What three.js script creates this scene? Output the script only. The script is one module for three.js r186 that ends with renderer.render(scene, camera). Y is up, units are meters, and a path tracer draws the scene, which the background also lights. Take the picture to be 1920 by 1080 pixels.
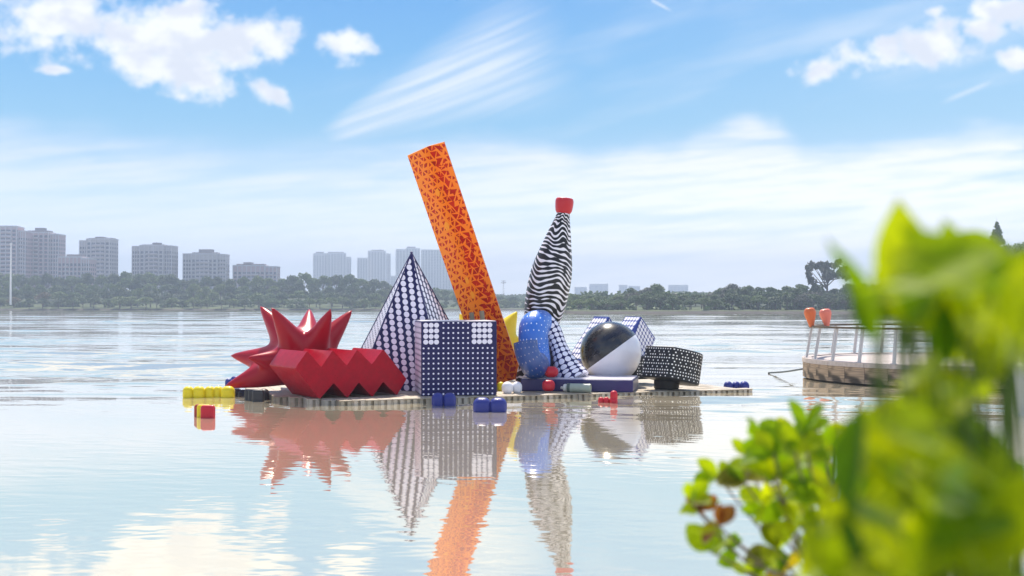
import * as THREE from 'three';
import { RoundedBoxGeometry } from 'three/addons/geometries/RoundedBoxGeometry.js';
import { mergeGeometries, mergeVertices, toCreasedNormals } from 'three/addons/utils/BufferGeometryUtils.js';
import { ImprovedNoise } from 'three/addons/math/ImprovedNoise.js';

const V = (x, y, z) => new THREE.Vector3(x, y, z), { smoothstep, clamp, lerp, degToRad } = THREE.MathUtils;
const scene = new THREE.Scene();

// ---------------------------------------------------------------- camera, sky, sun, exposure
const F = 2133, EYE = 2.95, PITCH = Math.atan(32 / F);
const camera = new THREE.PerspectiveCamera((2 * Math.atan(540 / F) * 180) / Math.PI, 16 / 9, 0.05, 9000);
camera.position.set(0, EYE, 0); camera.rotation.x = PITCH;
camera.focus = 37; camera.userData.fStop = 2.4;
const renderer = new THREE.WebGLRenderer({ antialias: true });
renderer.toneMapping = THREE.LinearToneMapping; renderer.toneMappingExposure = 1.5;
renderer.shadowMap.enabled = true;
const SUN_EL = degToRad(57), SUN_AZ = degToRad(-6);
const sun = new THREE.DirectionalLight(0xfff3e2, 5);
sun.position.set(Math.sin(SUN_AZ) * Math.cos(SUN_EL) * 300, Math.sin(SUN_EL) * 300, -Math.cos(SUN_AZ) * Math.cos(SUN_EL) * 300 - 40);
sun.target.position.set(0, 0, -40); sun.castShadow = true; sun.shadow.radius = 5; sun.shadow.mapSize.set(4096, 4096);
Object.assign(sun.shadow.camera, { left: -60, right: 60, top: 60, bottom: -60, near: 1, far: 900 });
scene.add(sun, sun.target);

const noise = new ImprovedNoise(), N3 = (x, y, z) => noise.noise(x, y, z);
function fbm(x, y, z, n) { let s = 0, a = 0.5; for (let i = 0; i < n; i++) { s += a * N3(x, y, z); x = x * 2.03 + 3.1; y = y * 2.03 + 1.7; z = z * 2.03 + 5.3; a *= 0.5; } return s; }
const s2l = (c) => (c <= 0.04045 ? c / 12.92 : Math.pow((c + 0.055) / 1.055, 2.4));
const hexLin = (r, g, b) => [s2l(r / 255), s2l(g / 255), s2l(b / 255)];
{ // the sky: air that pales toward the horizon, heaped cloud, a cirrus fan and a low veil of stratus
  const W = 4096, H = 2048, data = new Float32Array(W * H * 4);
  const stops = [[0, 226, 234, 246], [3, 208, 226, 245], [6, 172, 214, 244], [9, 128, 197, 242], [12, 98, 179, 239], [15.5, 78, 163, 235], [28, 52, 130, 220], [50, 40, 108, 200], [90, 34, 92, 184]].map(([e, ...c]) => [e, ...hexLin(...c)]);
  const air = (el, o) => { let i = 0; while (i < stops.length - 2 && el > stops[i + 1][0]) i++; const a = stops[i], b = stops[i + 1], t = clamp((el - a[0]) / (b[0] - a[0]), 0, 1); for (let c = 0; c < 3; c++) o[c] = lerp(a[c + 1], b[c + 1], t); };
  const heaps = [[95, 26, 125, 62, 0], [200, 62, 150, 62, 0.2], [330, 62, 150, 62, 0.1], [440, 70, 100, 48, 0], [505, 84, 52, 42, 0.2], [350, 125, 75, 46, 0.3], [255, 118, 70, 30, 0.2], [648, 78, 50, 28, 0.15], [508, 172, 50, 20, 0.5],
    [1745, 78, 74, 44, -0.15], [1650, 98, 98, 34, -0.15], [1545, 130, 66, 24, -0.3], [1845, 55, 46, 22, 0.1], [1900, 20, 62, 26, 0], [1908, 112, 30, 24, 0.3], [1752, 18, 22, 12, 0], [100, 130, 26, 8, 0], [120, -60, 240, 60, 0], [1960, 40, 80, 30, 0.2]];
  const veil = [[-400, 215], [0, 228], [150, 238], [300, 268], [450, 268], [600, 262], [760, 262], [900, 250], [1000, 262], [1100, 292], [1250, 262], [1330, 238], [1400, 226], [1450, 240], [1520, 284], [1600, 276], [1750, 252], [1920, 244], [2400, 236]];
  const veilAt = (x) => { let i = 0; while (i < veil.length - 2 && x > veil[i + 1][0]) i++; const [a, p] = veil[i], [b, q] = veil[i + 1]; return lerp(p, q, smoothstep(x, a, b)); };
  const rgb = [0, 0, 0];
  for (let row = H / 2 - 2; row < H; row++) {
    const el = ((row + 0.5) / H - 0.5) * Math.PI, sy = Math.sin(el), cy = Math.cos(el), deg = (el * 180) / Math.PI;
    for (let col = 0; col < W; col++) {
      const r = ((col + 0.5) / W - 0.5) * 2 * Math.PI, dx = Math.cos(r) * cy, dz = Math.sin(r) * cy, az = Math.atan2(dx, -dz);
      const out = Math.max(smoothstep(Math.abs(az), 0.5, 0.8), smoothstep(el, 0.34, 0.6)), inn = 1 - out;
      air(Math.max(deg, 0), rgb);
      const pale = (0.24 * smoothstep(dx, -0.1, 0.45) + 0.05) * (1 - smoothstep(deg, 20, 60)) + 0.03;
      for (let c = 0; c < 3; c++) rgb[c] = lerp(rgb[c], [0.62, 0.86, 1.0][c], pale) * 0.72;
      let white = 0, shade = 0;
      if (inn > 0) {
        const X = 960 + F * Math.tan(clamp(az, -0.85, 0.85)), Y = 572 - (F * Math.tan(Math.min(el, 0.7))) / Math.cos(Math.min(Math.abs(az), 0.85));
        // heaped clouds
        let e = -1;
        for (const [hx, hy, a, b, t] of heaps) { const ux = X - hx, uy = Y - hy; if (Math.abs(ux) > a * 2.2 || Math.abs(uy) > a * 2.2) continue; const p = (ux * Math.cos(t) + uy * Math.sin(t)) / a, q = (-ux * Math.sin(t) + uy * Math.cos(t)) / b; e = Math.max(e, 1 - Math.sqrt(p * p + q * q)); }
        if (e > -0.9) {
          const n = fbm(X / 105, Y / 80, 1.3, 3) + 0.6 * fbm(X / 34 + 3, Y / 28, 6.1, 5) + 0.22 * fbm(X / 9, Y / 8, 2.7, 2);
          const d = e + 0.2 + n * 1.2, cover = smoothstep(d, -0.14, 0.72);
          white = cover * 0.97; shade = smoothstep(fbm(X / 70 + 7, Y / 44, 4.4, 5) + 0.2 * d, -0.08, 0.42) * cover;
        }
        // cirrus fan
        const t = -0.37, fx = (X - 600) * Math.cos(t) + (Y - 262) * Math.sin(t), fy = -(X - 600) * Math.sin(t) + (Y - 262) * Math.cos(t);
        if (fx > -30 && fx < 560) {
          const spread = 18 + fx * 0.23, v = fy / spread, str = fbm(fx / 330 + 2, (fy - fx * 0.06 + fx * fx * 0.00012) / 13, 8.2, 5);
          const c = smoothstep(1.25 - Math.abs(v + 0.15), 0, 1) * smoothstep(fx, -10, 60) * (1 - smoothstep(fx, 330, 530)) * lerp(0.42, 1, smoothstep(str, -0.3, 0.35));
          white = Math.max(white, c * 0.72);
        }
        const ct = Math.abs((Y - 3) - (X - 1232) * 0.55) / 3.4; if (X > 1222 && X < 1272 && ct < 1) white = Math.max(white, (1 - ct) * (1 - smoothstep(X, 1240, 1272)) * 0.9);
        const ct2 = Math.abs((Y - 178) + (X - 1800) * 0.42) / 7; if (X > 1760 && X < 1880 && ct2 < 1) white = Math.max(white, (1 - ct2) * 0.5 * smoothstep(X, 1760, 1800) * (1 - smoothstep(X, 1840, 1880)));
        // low veil
        const edge = veilAt(X) + 46 * fbm(X / 190, Y / 70, 2.2, 5), below = (Y - edge);
        const soft = smoothstep(X, 500, 1500), body = smoothstep(below, -26, lerp(64, 40, soft));
        const streak = fbm(X / 420 + 0.002 * Y, (Y + X * 0.06) / 34, 5.5, 5), gap = smoothstep(streak, -0.34, 0.12);
        const wisp = fbm(X / 150 + 0.004 * Y, (Y + X * 0.1) / 13, 9.1, 5), hole = smoothstep(fbm(X / 300 + 4, (Y + X * 0.12) / 48, 2.9, 4), 0.12, 0.42) * (1 - smoothstep(Y, 330, 430));
        const low = lerp(0.78, 0.98, soft) * body * lerp(0.4, 1, gap) * lerp(0.72, 1, smoothstep(wisp, -0.3, 0.15)) * (1 - 0.62 * hole);
        const hz = smoothstep(Y, 330, 520) * 0.3;
        white = Math.max(white, clamp(Math.max(low, hz), 0, 1));
        // faint high veils in the blue
        const hi = smoothstep(fbm(X / 520 + 9, (Y + X * 0.22) / 90, 3.1, 5), -0.05, 0.5) * 0.34 * smoothstep(X, 100, 1500);
        white = Math.max(white, hi * inn);
        white *= inn;
      }
      if (out > 0) {  // unseen cloud around the view, thickened to brighten faces toward the camera
        const k = 1 / (sy + 0.12), n = fbm(dx * k * 1.6 + 4, dz * k * 1.6, 0.7, 5), low = 1 - smoothstep(deg + 3 * fbm(dx * 5, dz * 5, deg / 6, 4), 6.5, 11);
        white = Math.max(white, out * Math.max(0.85 * low, smoothstep(n, -0.16, 0.24) * 0.92));
      }
      const cl = [lerp(0.74, 0.57, shade), lerp(0.75, 0.6, shade), lerp(0.77, 0.67, shade)], left = 1 - smoothstep(az, -0.45, 0.3), gain = 1 + 0.6 * (1 - smoothstep(deg, 0, 9.5));
      const lowTint = (1 - smoothstep(deg, 7, 10)) * left * 0.9;
      const i = (row * W + col) * 4;
      for (let c = 0; c < 3; c++) data[i + c] = lerp(rgb[c], lerp(cl[c], [0.55, 0.61, 0.74][c], lowTint), white) * gain;
      data[i + 3] = 1;
    }
  }
  const hr = (H / 2) * W * 4;
  for (let row = 0; row < H / 2; row++) data.copyWithin(row * W * 4, hr, hr + W * 4);
  const sky = new THREE.DataTexture(data, W, H, THREE.RGBAFormat, THREE.FloatType);
  sky.mapping = THREE.EquirectangularReflectionMapping; sky.minFilter = sky.magFilter = THREE.LinearFilter; sky.needsUpdate = true;
  scene.background = sky; scene.environment = sky;
}
scene.fog = new THREE.FogExp2(new THREE.Color(0.68, 0.81, 1), 0.00054);

// ---------------------------------------------------------------- helpers
let seedState = 1;
const seed = (s) => { seedState = s >>> 0; };
const rnd = () => { seedState = (seedState + 0x6d2b79f5) | 0; let t = Math.imul(seedState ^ (seedState >>> 15), 1 | seedState); t = (t + Math.imul(t ^ (t >>> 7), 61 | t)) ^ t; return ((t ^ (t >>> 14)) >>> 0) / 4294967296; };
const rr = (a, b) => a + (b - a) * rnd();
// survey of the site: the point seen in a direction (given as photo pixel) at a distance, on a level, or on an upright plane
function ray(px, py) { return V((px - 960) / F, (540 - py) / F, -1).applyAxisAngle(V(1, 0, 0), PITCH); }
function at(px, py, d) { const r = ray(px, py); return r.multiplyScalar(d / -r.z).add(V(0, EYE, 0)); }
function onY(px, py, y) { const r = ray(px, py); return r.multiplyScalar((y - EYE) / r.y).add(V(0, EYE, 0)); }
function onPlane(px, py, p, n) { const r = ray(px, py), o = V(0, EYE, 0); return r.multiplyScalar(p.clone().sub(o).dot(n) / r.dot(n)).add(o); }
const mPerPx = (d) => d / F;

const taken = {};
const numbered = (name) => { const n = taken[name] = (taken[name] ?? -1) + 1; return n ? name + '_' + String(n).padStart(3, '0') : name; };
function tag(o, label, category, group, kind) { Object.assign(o.userData, label && { label }, category && { category }, group && { group }, kind && { kind }); return o; }
function thing(name, label, category, p = V(0, 0, 0), turn = 0, group) {
  const o = new THREE.Group(); o.name = numbered(name); o.position.copy(p); o.rotation.y = turn; scene.add(o);
  return tag(o, label, category, group);
}
function mesh(name, g, m, parent) {
  const o = new THREE.Mesh(g, m); o.name = parent === scene ? numbered(name) : name; o.castShadow = o.receiveShadow = true; parent.add(o); return o;
}
function whole(name, g, m, label, category, group) { return tag(mesh(name, g, m, scene), label, category, group); }
const box = (w, h, d, x = 0, y = 0, z = 0) => new THREE.BoxGeometry(w, h, d).translate(x, y, z);
const rbox = (w, h, d, r = 0.03, s = 3) => new RoundedBoxGeometry(w, h, d, s, r);
const merge = (list) => mergeGeometries(list.map((g) => (g.index ? g.toNonIndexed() : g)).map((g) => { for (const k of Object.keys(g.attributes)) if (!['position', 'normal', 'uv'].includes(k)) g.deleteAttribute(k); return g; }));
const lin = (r, g, b) => new THREE.Color().setRGB(r, g, b);
const std = (c, roughness = 0.6, more = {}) => new THREE.MeshStandardMaterial({ color: c, roughness, ...more });
const gel = (c, roughness = 0.3, more = {}) => new THREE.MeshPhysicalMaterial({ color: c, roughness, clearcoat: 0.12, clearcoatRoughness: 0.12, specularIntensity: 0.55, ...more });
function canvasTex(w, h, draw) {
  const c = document.createElement('canvas'); c.width = w; c.height = h; draw(c.getContext('2d'), w, h);
  const t = new THREE.CanvasTexture(c); t.colorSpace = THREE.SRGBColorSpace; t.wrapS = t.wrapT = THREE.RepeatWrapping; t.magFilter = THREE.LinearFilter; return t;
}
function grainTex(w, h, f, { srgb = true } = {}) {
  const data = new Uint8Array(w * h * 4);
  for (let y = 0; y < h; y++) for (let x = 0; x < w; x++) { const c = f(x / w, y / h), i = (y * w + x) * 4; data[i] = clamp(c[0], 0, 1) * 255; data[i + 1] = clamp(c[1], 0, 1) * 255; data[i + 2] = clamp(c[2], 0, 1) * 255; data[i + 3] = 255; }
  const t = new THREE.DataTexture(data, w, h); t.wrapS = t.wrapT = THREE.RepeatWrapping; t.magFilter = THREE.LinearFilter; t.minFilter = THREE.LinearMipmapLinearFilter; if (srgb) t.colorSpace = THREE.SRGBColorSpace; t.needsUpdate = true; return t;
}
// faint scuffs and uneven gloss shared by the painted fibreglass
const scuff = grainTex(512, 512, (u, v) => { const n = 0.5 + 0.5 * fbm(u * 9, v * 9, 3.3, 5) + 0.25 * fbm(u * 40, v * 40, 1.1, 2); const g = clamp(0.42 + 0.5 * n, 0, 1); return [g, g, g]; }, { srgb: false });
const wear = grainTex(512, 512, (u, v) => { const k = clamp(0.93 + 0.12 * fbm(u * 7, v * 7, 5.5, 5) - 0.5 * smoothstep(fbm(u * 26, v * 14, 2.2, 3), 0.33, 0.5), 0, 1); return [k, k, k]; });
function quadGeo(a, b, c, d, uv = [0, 0, 1, 0, 1, 1, 0, 1]) { // corners counter-clockwise
  const g = new THREE.BufferGeometry(), p = [a, b, c, a, c, d], q = [0, 1, 2, 0, 2, 3];
  g.setAttribute('position', new THREE.Float32BufferAttribute(p.flatMap((v) => v.toArray()), 3));
  g.setAttribute('uv', new THREE.Float32BufferAttribute(q.flatMap((i) => [uv[i * 2], uv[i * 2 + 1]]), 2));
  g.computeVertexNormals(); return g;
}
// a swept tube with its own radius along the way; ends closed flat or round
function sweep(pts, radius, { seg = 60, around = 24, axis2 = 1, capStart = 0, capEnd = 1 } = {}) {
  const curve = new THREE.CatmullRomCurve3(pts), fr = curve.computeFrenetFrames(seg, false), pos = [], uv = [], idx = [], L = curve.getLength();
  const rings = [];
  const ring = (t, r, off) => rings.push([t, r, off]);
  if (capEnd || capStart) { /* caps are added as extra rings below */ }
  if (capStart) for (let k = 5; k > 0; k--) ring(0, radius(0) * Math.cos((k / 5) * 1.55), -radius(0) * Math.sin((k / 5) * 1.55)); else ring(0, 0.001, 0);
  for (let i = 0; i <= seg; i++) ring(i / seg, radius(i / seg), 0);
  if (capEnd) for (let k = 1; k <= 5; k++) ring(1, radius(1) * Math.cos((k / 5) * 1.55), radius(1) * Math.sin((k / 5) * 1.55)); else ring(1, 0.001, 0);
  for (const [t, r, off] of rings) {
    const i = Math.round(t * seg), c = curve.getPointAt(t).addScaledVector(fr.tangents[i], off);
    for (let k = 0; k <= around; k++) {
      const a = (k / around) * 2 * Math.PI, p = c.clone().addScaledVector(fr.normals[i], Math.cos(a) * r).addScaledVector(fr.binormals[i], Math.sin(a) * r * axis2);
      pos.push(...p.toArray()); uv.push(t * L + off, (k / around) * 2 * Math.PI * radius(0.5));
    }
  }
  for (let j = 0; j < rings.length - 1; j++) for (let k = 0; k < around; k++) { const a = j * (around + 1) + k, b = a + around + 1; idx.push(a, b, a + 1, b, b + 1, a + 1); }
  const g = new THREE.BufferGeometry(); g.setAttribute('position', new THREE.Float32BufferAttribute(pos, 3)); g.setAttribute('uv', new THREE.Float32BufferAttribute(uv, 2)); g.setIndex(idx);
  return toCreasedNormals(g, 0.9);
}
const local = (g, p) => g.translate(-p.x, -p.y, -p.z); // geometry surveyed in place, carried into its thing's own frame

// ---------------------------------------------------------------- water
{
  const N = 1024, L = 34, waves = []; seed(77);
  for (let k = 0; k < 46; k++) {
    const wl = 0.17 * Math.pow(7, Math.pow(rnd(), 1.2)), dir = 1.75 + (rnd() + rnd() - 1) * 0.95, kk = L / wl;
    waves.push([Math.round(Math.cos(dir) * kk), Math.round(Math.sin(dir) * kk), rnd() * 6.283, 0.75 * Math.pow(wl, 0.12)]);
  }
  const sx = new Float32Array(N * N), sy = new Float32Array(N * N);
  for (const [i, j, ph, s] of waves) {
    const n = Math.hypot(i, j) || 1, ax = (s * i) / n, ay = (s * j) / n, cx = new Float32Array(N), ex = new Float32Array(N);
    for (let x = 0; x < N; x++) { cx[x] = Math.cos((2 * Math.PI * i * x) / N + ph); ex[x] = Math.sin((2 * Math.PI * i * x) / N + ph); }
    for (let y = 0; y < N; y++) { const cY = Math.cos((2 * Math.PI * j * y) / N), sY = Math.sin((2 * Math.PI * j * y) / N); for (let x = 0; x < N; x++) { const w = cx[x] * cY - ex[x] * sY; sx[y * N + x] += ax * w; sy[y * N + x] += ay * w; } }
  }
  const data = new Uint8Array(N * N * 4);
  for (let i = 0; i < N * N; i++) {
    const x = i % N, y = (i / N) | 0, u = (2 * Math.PI * x) / N, v = (2 * Math.PI * y) / N, m = clamp(0.62 + 1.5 * fbm(Math.cos(u) * 1.1 + 3, Math.sin(u) * 1.1 + Math.cos(v) * 1.6, Math.sin(v) * 1.6, 4), 0.12, 1.25);
    data[i * 4] = clamp(127.5 - sx[i] * m * 9, 0, 255); data[i * 4 + 1] = clamp(127.5 - sy[i] * m * 9, 0, 255); data[i * 4 + 2] = 255; data[i * 4 + 3] = 255;
  }
  const tex = (rep, rot) => { const t = new THREE.DataTexture(data, N, N); t.wrapS = t.wrapT = THREE.RepeatWrapping; t.magFilter = THREE.LinearFilter; t.repeat.set(1 / rep, 1 / rep); t.rotation = rot; t.needsUpdate = true; return t; };
  const t0 = tex(L, 0);
  // calm in the lee near the bank, a breeze farther out that raises real waves
  const pos = [], uv = [], idx = [], groups = [], mats = [], cols = 96, zones = [[-60, 0.026], [20, 0.03], [29, 0]];
  const edge = (z, u) => (z <= -60 || z >= 29 ? z : z * (1 + 0.07 * N3(u * 5, z * 0.3, 1) + 0.03 * N3(u * 17, z, 4)));
  const side = (z) => 40 + Math.abs(z) * 0.8, wmat = (k) => new THREE.MeshPhysicalMaterial({ name: 'lake water', color: lin(0.96, 0.86, 0.64), metalness: 0.79, roughness: 0.03, ior: 1.33, normalMap: t0, normalScale: new THREE.Vector2(k, k) });
  for (let j = 0; j < zones.length; j++) for (let i = 0; i <= cols; i++) { const u = (i / cols) * 2 - 1, z = edge(zones[j][0], u), x = u * side(z); pos.push(x, 0, -z); uv.push(x, -z); }
  for (let j = 0; j < zones.length - 1; j++) { groups.push([idx.length, cols * 6, j]); for (let i = 0; i < cols; i++) { const a = j * (cols + 1) + i, b = a + cols + 1; idx.push(a, a + 1, b, a + 1, b + 1, b); } mats.push(wmat(zones[j][1])); }
  const swell = []; for (const wl of [0.7, 0.9, 1.15, 1.5, 1.9, 2.4, 3.1, 4, 5.5, 8, 12, 18]) for (let k = 0; k < 3; k++) { const a = 1.5 + (rnd() + rnd() - 1) * 0.75; swell.push([(Math.cos(a) * 6.2832) / wl, (Math.sin(a) * 6.2832) / wl, rnd() * 6.28, wl]); }
  const C2 = 440, at0 = pos.length / 3; let rows = 0, d = 29, band = []; const start = idx.length;
  for (; d < 720; d *= 1.0052, rows++) {
    band.push(d); const dd = d * 0.0052;
    for (let i = 0; i <= C2; i++) {
      const u = (i / C2) * 2 - 1, x = u * side(d); let y = 0;
      const wind = clamp(0.72 + 1.9 * fbm(x / 70 + 3, d / 16, 1.7, 3) - 0.35 * smoothstep(x, -4, 14), 0.1, 1.5) * smoothstep(d + x * 0.45, 24, 46);
      for (const [kx, kz, ph, wl] of swell) { const f = smoothstep(wl, 2.6 * dd, 5.5 * dd); if (f > 0) y += f * (wl > 5 ? 0.016 : 0.022) * wl * 0.159 * Math.sin(kx * x + kz * d + ph); }
      pos.push(x, y * wind, -d); uv.push(x, -d);
    }
  }
  const cut = [50, 90, 700]; let r0 = 0;
  for (let q = 0; q < 3; q++) { const from = idx.length; for (let j = r0; j < rows - 1 && band[j] < cut[q]; j++, r0 = j) for (let i = 0; i < C2; i++) { const a = at0 + j * (C2 + 1) + i, b = a + C2 + 1; idx.push(a, a + 1, b, a + 1, b + 1, b); } groups.push([from, idx.length - from, mats.length]); mats.push(wmat([0.034, 0.06, 0.1][q])); }
  const g = new THREE.BufferGeometry(); g.setAttribute('position', new THREE.Float32BufferAttribute(pos, 3)); g.setAttribute('uv', new THREE.Float32BufferAttribute(uv, 2)); g.setIndex(idx); groups.forEach((q) => g.addGroup(...q));
  g.computeVertexNormals();
  tag(mesh('water', g, mats, scene), 'calm pale lake mirroring the sky and the sculptures', null, null, 'structure');
}

// ---------------------------------------------------------------- land beyond the lake and the near bank
const shoreD = (px) => { const r = smoothstep(px, 985, 1080); let d = lerp(629, 393, r); if (px > 1560) d = lerp(393, 205, smoothstep(px, 1560, 2250)); return d; };
function elev(px, d) {
  const s = shoreD(px), q = d - s; if (q < 0) return -1.5;
  const bank = 1.1 * smoothstep(q, 0, 7), L = 9 * smoothstep(q, 12, 140) * (1 - smoothstep(px, 760, 960)), right = 2.2 * smoothstep(q, 20, 90) * smoothstep(px, 1000, 1100);
  const hillR = 15 * smoothstep(px, 1560, 1880) * smoothstep(q, 12, 110);
  const far = (13 - 8.5 * smoothstep(px, 1040, 1140) + 5 * smoothstep(px, 1230, 1280) * (1 - smoothstep(px, 1330, 1390))) * smoothstep(d, 800, 1250) * (0.75 + 0.5 * N3(px / 160, 3.3, 0)) * smoothstep(px, 700, 900) * (1 - smoothstep(px, 1500, 1700));
  return bank + L + right + hillR + far + 0.3 * N3(px / 14, d / 9, 2) * smoothstep(q, 4, 20);
}
{
  const pos = [], col = [], idx = [], cols = 260, rows = 60;
  for (let i = 0; i <= cols; i++) { const px = -700 + (i / cols) * 3400, s = shoreD(px) * (1 + 0.004 * N3(px / 9, 1, 2));
    for (let j = 0; j <= rows; j++) {
      const t = j / rows, d = s - 2 + (t < 0.35 ? t / 0.35 * 24 : 24 + Math.pow((t - 0.35) / 0.65, 2.2) * 2300), e = elev(px, d);
      pos.push(((px - 960) / F) * d, e, -d);
      const q = d - s, n = N3(px / 6, d / 5, 8), b = smoothstep(q, 3.5, 6.5);
      const w = smoothstep(q, 34, 60), c = [lerp(lerp(0.06, 0.075, b), 0.03, w), lerp(lerp(0.055, 0.105, b), 0.05, w), lerp(lerp(0.048, 0.035, b), 0.02, w)], k = 1 + 0.35 * n;
      col.push(c[0] * k, c[1] * k, c[2] * k);
    } }
  for (let i = 0; i < cols; i++) for (let j = 0; j < rows; j++) { const a = i * (rows + 1) + j, b = a + rows + 1; idx.push(a, b, a + 1, b, b + 1, a + 1); }
  const g = new THREE.BufferGeometry(); g.setAttribute('position', new THREE.Float32BufferAttribute(pos, 3)); g.setAttribute('color', new THREE.Float32BufferAttribute(col, 3)); g.setIndex(idx); g.computeVertexNormals();
  tag(mesh('terrain', g, new THREE.MeshStandardMaterial({ vertexColors: true, roughness: 0.95 }), scene), 'low grassy land beyond the lake', null, null, 'structure');
  // the bank that the photographer stands on
  const bp = new THREE.PlaneGeometry(60, 30, 90, 60).rotateX(-Math.PI / 2), p = bp.attributes.position;
  for (let i = 0; i < p.count; i++) { const x = p.getX(i), z = p.getZ(i) + 8; p.setXYZ(i, x, 1.25 - 1.9 * smoothstep(-z, 4.2, 7) + 0.06 * N3(x * 0.8, z * 0.8, 1), z); }
  bp.computeVertexNormals();
  tag(mesh('ground', bp, std(lin(0.1, 0.12, 0.045), 0.95), scene), 'grassy bank at the near edge of the lake', null, null, 'structure');
}

// ---------------------------------------------------------------- trees
const barkMat = std(lin(0.1, 0.085, 0.07), 0.9);
const leafMats = [[0.07, 0.13, 0.035], [0.1, 0.17, 0.04], [0.06, 0.11, 0.038], [0.13, 0.2, 0.045], [0.15, 0.125, 0.06], [0.09, 0.105, 0.07]].map((c) => new THREE.MeshPhysicalMaterial({ color: lin(...c), roughness: 0.8, vertexColors: true, transmission: 0.25, thickness: 0 }));
function crownGeo(lobes, n, size, s, flat = 0.5) { // leaf clumps through the lobes' volume, denser at their skins
  seed(s); const pos = [], col = []; let tot = 0; for (const l of lobes) tot += l[3] * l[3];
  for (const [lx, ly, lz, r, ry] of lobes) {
    const k = Math.round((n * r * r) / tot);
    for (let i = 0; i < k; i++) {
      const u = V(rr(-1, 1), rr(-1, 1), rr(-1, 1)); if (u.lengthSq() > 1) { i--; continue; }
      u.normalize().multiplyScalar(Math.pow(rnd(), 0.28) * (0.86 + 0.22 * N3(u.x * 2.5 + lx, u.y * 2.5, u.z * 2.5 + lz)));
      const c = V(lx + u.x * r, ly + u.y * r * (ry ?? 0.8), lz + u.z * r), q = new THREE.Quaternion().setFromEuler(new THREE.Euler(rr(-1.3, 1.3) * flat * 2, rr(0, 6.28), rr(-1.3, 1.3) * flat * 2));
      const a = size * rr(0.6, 1.3), b = size * rr(0.45, 0.9), h = a * rr(-0.25, 0.25), tone = rr(0.65, 1.4), ty = rr(0.9, 1.15);
      const P = [V(-a, h, 0), V(rr(-0.3, 0.3) * a, 0, -b), V(a, h, 0), V(rr(-0.3, 0.3) * a, 0, b)].map((v) => v.applyQuaternion(q).add(c));
      for (const m of [0, 1, 2, 0, 2, 3]) { pos.push(...P[m].toArray()); col.push(tone * ty, tone, tone * 0.95); }
    }
  }
  const g = new THREE.BufferGeometry(); g.setAttribute('position', new THREE.Float32BufferAttribute(pos, 3)); g.setAttribute('color', new THREE.Float32BufferAttribute(col, 3)); g.computeVertexNormals(); return g;
}
function limb(a, b, r0, r1, k = 6) { const d = b.clone().sub(a), L = d.length(), g = new THREE.CylinderGeometry(r1, r0, L, k, 1).translate(0, L / 2, 0); g.applyQuaternion(new THREE.Quaternion().setFromUnitVectors(V(0, 1, 0), d.normalize())); return g.translate(a.x, a.y, a.z); }
function treeKind(s, h, kind) { // geometry of one kind of tree, unit metres
  seed(s * 131 + 7); const lobes = [], limbs = [];
  const trunkTop = kind === 'open' ? h * 0.5 : h * 0.38, R = kind === 'open' ? h * 0.36 : h * rr(0.4, 0.52);
  limbs.push(limb(V(0, -0.6, 0), V(rr(-0.2, 0.2), trunkTop, rr(-0.2, 0.2)), h * 0.026 + 0.05, h * 0.016, 7));
  const n = kind === 'open' ? 19 : 7 + ((rnd() * 4) | 0);
  for (let i = 0; i < n; i++) {
    const a = i * 2.4 + rr(-0.4, 0.4), q = Math.sqrt((i + 0.4) / n), x = Math.cos(a) * R * q * 0.78, z = Math.sin(a) * R * q * 0.78, y = trunkTop + (h - trunkTop) * lerp(0.76, kind === 'open' ? 0.0 : 0.24, q * q) + (kind === 'open' ? rr(-0.12, 0.1) : rr(-0.06, 0.06)) * h, r = (kind === 'open' ? 0.085 : 0.21) * h * rr(0.8, 1.25);
    if (kind === 'open') { const u = rr(-1, 1), el = Math.acos(rr(-0.55, 1)), b = Math.cbrt(rr(0.25, 1)), X = Math.sin(el) * Math.cos(a) * h * 0.42 * b, Z = Math.sin(el) * Math.sin(a) * h * 0.42 * b, Y = h * 0.62 + Math.cos(el) * h * 0.3 * b; lobes.push([X, Y, Z, r * 1.1, 0.7]); limbs.push(limb(V(0, trunkTop * rr(0.6, 1), 0), V(X * 0.95, Y - r * 0.3, Z * 0.95), h * 0.012, h * 0.004, 5)); continue; }
    lobes.push([x, y, z, r, kind === 'flat' ? 0.55 : 0.8]); limbs.push(limb(V(0, trunkTop * rr(0.7, 1), 0), V(x * 0.9, y - r * 0.2, z * 0.9), h * 0.012, h * 0.004, 5));
  }
  return { crown: crownGeo(lobes, kind === 'open' ? 1100 : 1500, h * 0.042, s * 7 + 3), trunk: merge(limbs) };
}
const kinds = [[1, 11, 'round'], [2, 11, 'round'], [3, 11, 'flat'], [4, 11, 'round'], [5, 11, 'flat'], [6, 11, 'open'], [7, 11, 'round']].map(([s, h, k]) => treeKind(s, h, k));
function tree(px, d, height, k, mat, label, group, wide = 1, y) {
  const base = V(((px - 960) / F) * d, y ?? elev(px, d) - 0.1, -d), o = thing('tree', label, 'tree', base, rnd() * 6.28, group), s = height / 11.4;
  mesh('trunk', kinds[k].trunk, barkMat, o); mesh('crown', kinds[k].crown, mat, o); o.scale.set(s * wide, s, s * wide); return o;
}
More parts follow.
